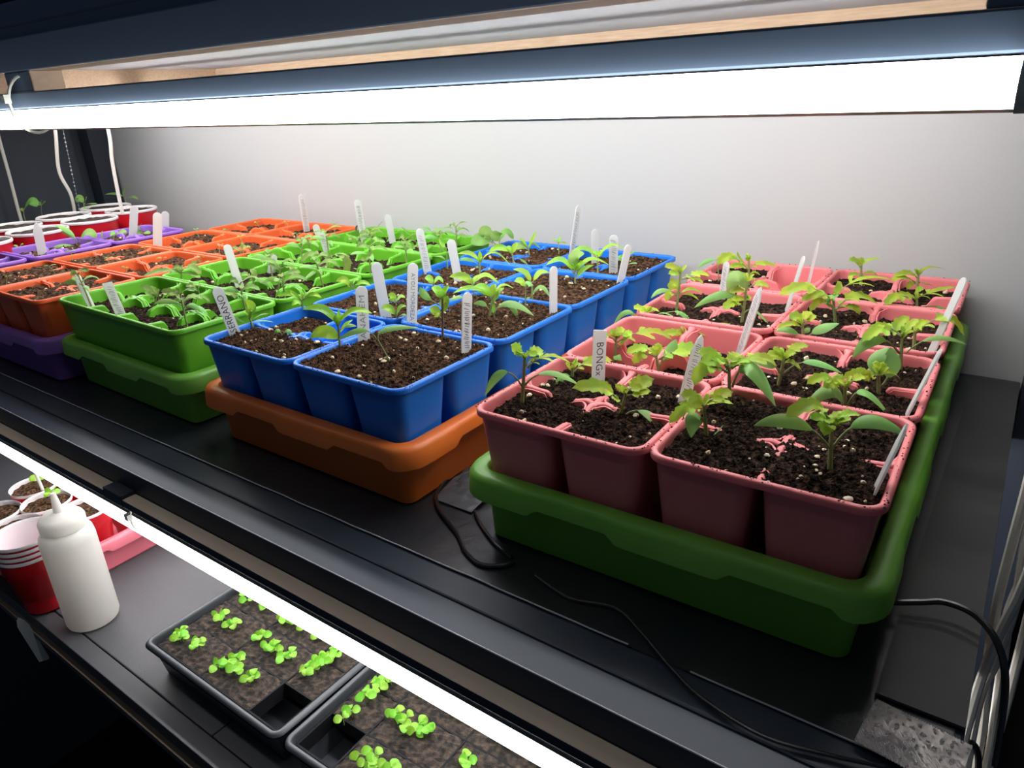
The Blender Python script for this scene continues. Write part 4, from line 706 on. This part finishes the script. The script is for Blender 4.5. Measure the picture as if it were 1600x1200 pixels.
mb.add([(a-b*0.12, -0.0007-b*0.05, b) for a, b in prof]+[(a-b*0.12, 0.0007-b*0.05, b) for a, b in prof], [tuple(range(n)), tuple(range(2*n-1, n-1, -1))]+[(i, n+i, n+(i+1) % n, (i+1) % n) for i in range(n)])
mb.obj('label_body', 'stick', T, smooth=False)

# ---------------------------------------------------------------- red cups
def cup(x, y, z, top_r, hgt, label, soil=True, tilt=0, group='red cups of seedlings'):
    T = thing('plastic_cup', label, 'cup', (x, y, z), 0, group); br = top_r*0.68; mb = MB()
    MB().lathe([(0.0, 0.001), (br*0.9, 0.001), (br, 0.003), (br*1.03, hgt*0.25), (br*1.10, hgt*0.27), (top_r*0.92, hgt*0.72), (top_r*0.955, hgt*0.74), (top_r*0.98, hgt-0.004)], 36).obj('cup_wall', 'cup_red', T)
    MB().lathe([(0.0, 0.004), (br*0.86, 0.004), (top_r*0.96, hgt-0.002)], 36).obj('lining', 'cup_white', T)
    MB().lathe([(top_r*0.955, hgt-0.003), (top_r*0.965, hgt), (top_r, hgt+0.0014), (top_r*1.03, hgt-0.0006), (top_r*1.025, hgt-0.0035), (top_r*0.985, hgt-0.004)], 36).obj('rim', 'cup_rim', T)
    return T
def cup_soil(x, y, z, r, label, m='soil_plug'):
    mb = MB(); rnd = random.Random(int(x*1e4)); V = [(0, 0, 0.002)]; n = 28
    for j in range(1, 9):
        for k in range(n): a = 2*pi*k/n; q = r*j/8; V.append((q*cos(a), q*sin(a), rnd.uniform(-.0016, .0016)+(0.002*(1-j/8))))
    F = [(0, 1+k, 1+(k+1) % n) for k in range(n)]
    for j in range(7):
        for k in range(n): F.append((1+j*n+k, 1+(j+1)*n+k, 1+(j+1)*n+(k+1) % n, 1+j*n+(k+1) % n))
    mb.add(V, F); o = mb.obj('soil', m, None, (x, y, z), smooth=False); tag(o, label, 'soil', None, 'stuff')
UP = [(-1.208, .402, 'right rear red cup nearest the white wall'), (-1.160, .296, 'second red cup forward from the wall, right row'), (-1.126, .190, 'third red cup forward from the wall, right row'), (-1.094, .086, 'front red cup of the right row'),
      (-1.312, .402, 'rear red cup of the left row'), (-1.266, .296, 'second red cup from the rear, left row'), (-1.232, .190, 'third red cup from the rear, left row'), (-1.200, .086, 'front red cup of the left row')]
for x, y, l in UP:
    cup(x, y, 0.0025, 0.0475, 0.117, l+' on the upper shelf'); cup_soil(x, y, 0.1160, 0.0452, 'crumbly soil in the '+l)
LOWC = [(-.852, .036, 'soil-filled red cup right behind the squeeze bottle'), (-.930, .012, 'soil-filled red cup left of the bottle tip'), (-.890, -.050, 'soil-filled red cup half hidden by the bottle shoulder'), (-.958, .084, 'soil-filled red cup under the hanging cable end'), (-1.005, .024, 'soil-filled red cup at the far left middle'), (-.966, -.050, 'soil-filled red cup at the left frame edge'), (-1.035, .096, 'rearmost soil-filled red cup at the far left'), (-.880, .110, 'rear soil-filled red cup beside the lower light tube')]
for x, y, l in LOWC:
    cup(x, y, -0.3755, 0.0365, 0.098, l, group='red cups in the lower pink tray'); cup_soil(x, y, -0.2840, 0.0345, 'dark soil in the '+l, 'soil_coir')
make_tray('growing_tray', 'pink tray of red cups on the lower shelf', 'tray_pink', -1.075, -0.090, 0.01, w=0.278, l=0.536, h=0.058, loc_z=-0.3800)
for k in range(4):
    cup(-0.812, -0.062, -0.3795+0.0085*k, 0.0425, 0.100, ['bottom red cup of the nested stack beside the squeeze bottle', 'second red cup from the bottom of the nested stack', 'third red cup from the bottom of the nested stack', 'topmost empty red cup of the nested stack beside the bottle'][k], group='nested spare red cups')
for (x, y), lab in (((-1.035, .096), 'seedling in the rearmost lower red cup'), ((-1.005, .024), 'seedling in the far left middle lower cup'), ((-.958, .084), 'seedling in the lower cup under the cable end'), ((-.930, .012), 'sprout in the lower cup left of the bottle tip')):
    T = thing('broadleaf_seedling', 'small green '+lab, 'seedling', (x+0.004, y+0.01, -0.2835)); MB().tube([(0, 0, -0.003), (0.001, 0, 0.012), (0, 0, 0.020)], 0.0008, 6).obj('stem', 'stem', T)
    for k in range(4):
        a = k*1.7+x*30; L = 0.014; d = Vector((cos(a), sin(a), 0))*L; b = Vector((0, 0, 0.018)); seed += 1
        leaf_mesh('r', b, b+d*0.5+Vector((0, 0, 0.005)), b+d, 10, 0.12, seed).obj('leaf', ['lett', 'stem'], T, angle=180)
# squeeze bottle
T = thing('squeeze_bottle', 'cloudy white squeeze bottle with nozzle cap standing on the lower shelf', 'bottle', (-0.7165, -0.040, -0.3800))
MB().lathe([(0, 0.0005), (0.029, 0.0005), (0.0335, 0.003), (0.0350, 0.008), (0.0350, 0.140), (0.0335, 0.150), (0.0280, 0.157), (0.0225, 0.160)], 40).obj('body', 'bottle', T)
MB().lathe([(0.0225, 0.158), (0.0290, 0.159), (0.0292, 0.171), (0.0275, 0.175), (0.0240, 0.1785), (0.0120, 0.181), (0.0066, 0.184), (0.0050, 0.198), (0.0032, 0.212), (0.0018, 0.2125), (0, 0.2125)], 40).obj('nozzle_cap', 'bottle', T)

# ---------------------------------------------------------------- black seed trays on the lower shelf
def seed_tray(x0, y0, rz, label, k):
    t = make_tray('seed_tray', label, 'tray_black', x0, y0, rz, w=0.272, l=0.530, h=0.056, loc_z=-0.3800, lip=0.004, cr=0.014, fl=0.0055)
    xs = [0.013, 0.110, 0.207, 0.259] if k == 0 else [0.013, 0.068, 0.164, 0.259]
    ys = [0.012+0.0507*j for j in range(11)]; z = 0.0490
    F = MB(); cr = cos(rz); srz = sin(rz)
    for x in xs: F.box(x-0.0011, x+0.0011, ys[0], ys[-1], z-0.020, z-0.0003)
    for y in ys: F.box(xs[0], xs[-1], y-0.0011, y+0.0011, z-0.020, z-0.0006)
    F.obj('cell_grid', 'black', t, smooth=False)
    n = 0
    for j in range(10):
        for i in range(3):
            if j == 0 and ((k == 0 and i == 2) or (k == 1 and i == 0)): continue
            rnd = random.Random(j*7+i+k*100); mb = MB(); a0, a1, b0, b1 = xs[i]+.0010, xs[i+1]-.0010, ys[j]+.0010, ys[j+1]-.0010; G = 14; V = []
            for q in range(G+1):
                for p in range(G+1): V.append((a0+(a1-a0)*p/G-x_c(a0, a1), b0+(b1-b0)*q/G-x_c(b0, b1), rnd.uniform(-.0011, .0011)-0.0018*max(abs(p/G-.5), abs(q/G-.5))**3*8))
            mb.add(V, [(q*(G+1)+p, q*(G+1)+p+1, (q+1)*(G+1)+p+1, (q+1)*(G+1)+p) for q in range(G) for p in range(G)])
            lx, ly = x_c(a0, a1), x_c(b0, b1)
            o = mb.obj('soil_plug', 'soil_plug', t, (lx, ly, z+0.0008), smooth=False); o['kind'] = 'stuff'
    return t
def x_c(a, b): return (a+b)/2
seed_tray(-0.5345, -0.0530, 0.0, 'left black seed tray of bright green seedlings on the lower shelf', 0)
seed_tray(-0.2560, -0.0520, 0.02, 'right black seed tray of bright green seedlings, nearest the viewer', 1)
rnd = random.Random(77)
def micro_cell(tr, x, y):
    u, v = (x+0.5345, y+0.053) if tr == 0 else (x+0.256, y+0.052); xs = [0.110, 0.207] if tr == 0 else [0.068, 0.164]
    return tr, int(u > xs[0])+int(u > xs[1]), max(0, int((v-0.012)/0.0507))
GRP = {}
for q in MICRO: GRP.setdefault(micro_cell(q[0], q[1]*E4, q[2]*E4), []).append((q[1], q[2]))
NTH = ['front', 'second', 'third', 'fourth', 'fifth', 'sixth', 'seventh', 'eighth']
for k, (tr, x, y) in enumerate(MICRO):
    cc_ = micro_cell(tr, x*E4, y*E4); sx = sorted(GRP[cc_]); rk = sx.index((x, y)); ln = len(sx)
    pos = '' if ln == 1 else ('left', 'right')[rk]+' ' if ln == 2 else ('leftmost', 'second', 'third', 'fourth', 'fifth', 'sixth')[rk]+' ' if rk < ln-1 else 'rightmost '
    mlab = '%sbright lettuce cluster, %s row, %s column of the %s black seed tray' % (pos, NTH[min(cc_[2], 7)], ['left', 'middle', 'right'][cc_[1]], ['left', 'right'][tr])
    x, y = x*E4, y*E4
    T = thing('lettuce_seedling', mlab, 'seedling', (x, y, -0.3318), 0, 'seedlings in the %s black seed tray' % ('left' if tr == 0 else 'right'))
    sm = MB(); 
    for q in range(3):
        bx, by = rnd.uniform(-.006, .006), rnd.uniform(-.006, .006); hh = rnd.uniform(0.006, 0.012); sm.tube([(bx, by, -0.002), (bx, by, hh)], 0.0005, 5)
        for s in range(2):
            a = rnd.uniform(0, 1)+s*pi+q; L = rnd.uniform(0.008, 0.0125); b = Vector((bx, by, hh)); d = Vector((cos(a), sin(a), 0))*L; seed += 1
            leaf_mesh('r', b, b+d*0.5+Vector((0, 0, 0.003)), b+d, 8.5, 0.1, seed).obj('leaf', ['lett', 'stem'], T, angle=180)
    sm.obj('stem', 'stem', T)

# ---------------------------------------------------------------- cables and cords
def cable(name, pts, r, m, label, cat='cable', grp=None, n=8):
    o = MB().tube(smooth_path(pts, 8), r, n).obj(name, m); tag(o, label, cat, grp); return o
sc_ = lambda L: [(a*E4, b*E4, c*E4) for a, b, c in L]
cable('power_cord', sc_(MISC['cord']), 0.0011, 'cable_b', 'thin black cord winding along the front of the shelf')
cable('heat_mat_cord', sc_(MISC['loop']), 0.0017, 'cable_b', 'black cord looping out beside the orange tray corner')
cable('heat_mat_cord', sc_(MISC['loop2']), 0.0015, 'cable_b', 'short black cord from the green tray corner to the loop')
cable('power_cord', [(0.262, 0.075, 0.010), (0.268, 0.066, 0.012), (0.283, 0.072, 0.014), (0.296, 0.077, 0.016), (0.312, 0.073, 0.016), (0.325, 0.060, 0.010), (0.332, 0.050, -0.010), (0.336, 0.046, -0.06)], 0.0020, 'cable_b', 'black cord arching from the green tray over the right shelf end')
RC = [([(0.318, .15, .19), (0.321, .125, .125), (0.322, .12, .088), (0.322, .12, .039), (0.3225, .12, -.003), (0.326, .12, -.052), (0.333, .12, -.116), (0.336, .12, -.2)], 'outermost white cable of the bundle at the right shelf end'),
      ([(0.330, .12, .15), (0.329, .12, .09), (0.328, .118, .05), (0.331, .116, .005), (0.329, .112, -.04), (0.326, .112, -.075), (0.330, .11, -.15)], 'white cable crossing the middle of the right bundle'),
      ([(0.338, .13, .12), (0.335, .13, .072), (0.334, .13, .035), (0.330, .13, -.012), (0.332, .128, -.032), (0.337, .125, -.09), (0.340, .12, -.128), (0.341, .12, -.2)], 'thick white cable on the right of the bundle'),
      ([(0.342, .14, .09), (0.341, .14, .023), (0.341, .14, -.006), (0.342, .14, -.052), (0.343, .14, -.108), (0.343, .14, -.2)], 'rear white cable hanging at the right frame edge'),
      ([(0.334, .105, .13), (0.333, .105, .057), (0.331, .105, .02), (0.327, .105, -.011), (0.3235, .105, -.059), (0.3235, .105, -.14)], 'white cable closest to the shelf edge, bending inward')]
for pts, l in RC: cable('hanging_cable', pts, 0.0029, 'cable_w', l, grp='white cables at the right shelf end')
cable('power_cord', [(0.322, .112, -.150), (0.320, .110, -.122), (0.326, .108, -.108), (0.333, .108, -.116), (0.337, .110, -.150), (0.337, .11, -.2)], 0.0022, 'cable_b', 'small black cord loop at the bottom of the white cables')
LC = [([(-1.46, .30, .36), (-1.466, .30, .30), (-1.474, .30, .257), (-1.478, .30, .19), (-1.486, .30, .112), (-1.488, .30, .004)], 'leftmost white cable hanging behind the red cups'),
      ([(-1.28, .33, .368), (-1.281, .33, .30), (-1.284, .33, .27), (-1.313, .33, .20), (-1.325, .345, .150), (-1.345, .35, .09), (-1.35, .35, .004)], 'middle white cable curving down behind the red cups'),
      ([(-1.10, .345, .368), (-1.105, .345, .30), (-1.108, .345, .26), (-1.120, .345, .22), (-1.134, .348, .16), (-1.140, .35, .122)], 'white cable hanging to the red cups, nearest the wall')]
for pts, l in LC: cable('hanging_cable', pts, 0.0034, 'cable_w', l, grp='white cables at the left end')
mb = MB()
for k in range(26):
    z = 0.30-k*0.0075; v, f = blob((-1.245-0.0018*k*0.6, 0.33, z), 0.0016, random.Random(k)); mb.add(v, f)
mb.tube([(-1.245, 0.33, 0.368), (-1.245, 0.33, 0.30), (-1.272, 0.33, 0.11)], 0.0005, 4); tag(mb.obj('bead_chain', 'chain'), 'fine bead chain hanging between the two left cables', 'chain')
cable('hanging_cable', [(-0.93, 0.03, -0.06), (-0.952, 0.03, -0.14), (-0.962, 0.02, -0.20), (-0.955, 0.02, -0.268)], 0.0026, 'cable_w', 'white cable hanging to the lower red cups')
# a blue bin far below
T = thing('storage_bin', 'navy storage bin in the dark below the lower shelf', 'bin', (-0.62, -0.12, -1.30))
sweep_b = MB(); lo = densify(rrect(-0.26, 0.26, -0.18, 0.18, 0.04, 5), 0.1); sweep(sweep_b, lo, [(-0.04, 0.0), (0, 0.30), (0.012, 0.30), (0.012, 0.285), (0.003, 0.285), (-0.036, 0.0)]); sweep_b.obj('bin_body', 'bluebin', T)
MB().box(-0.225, 0.225, -0.145, 0.145, 0.002, 0.008).obj('bin_floor', 'bluebin', T, smooth=False)
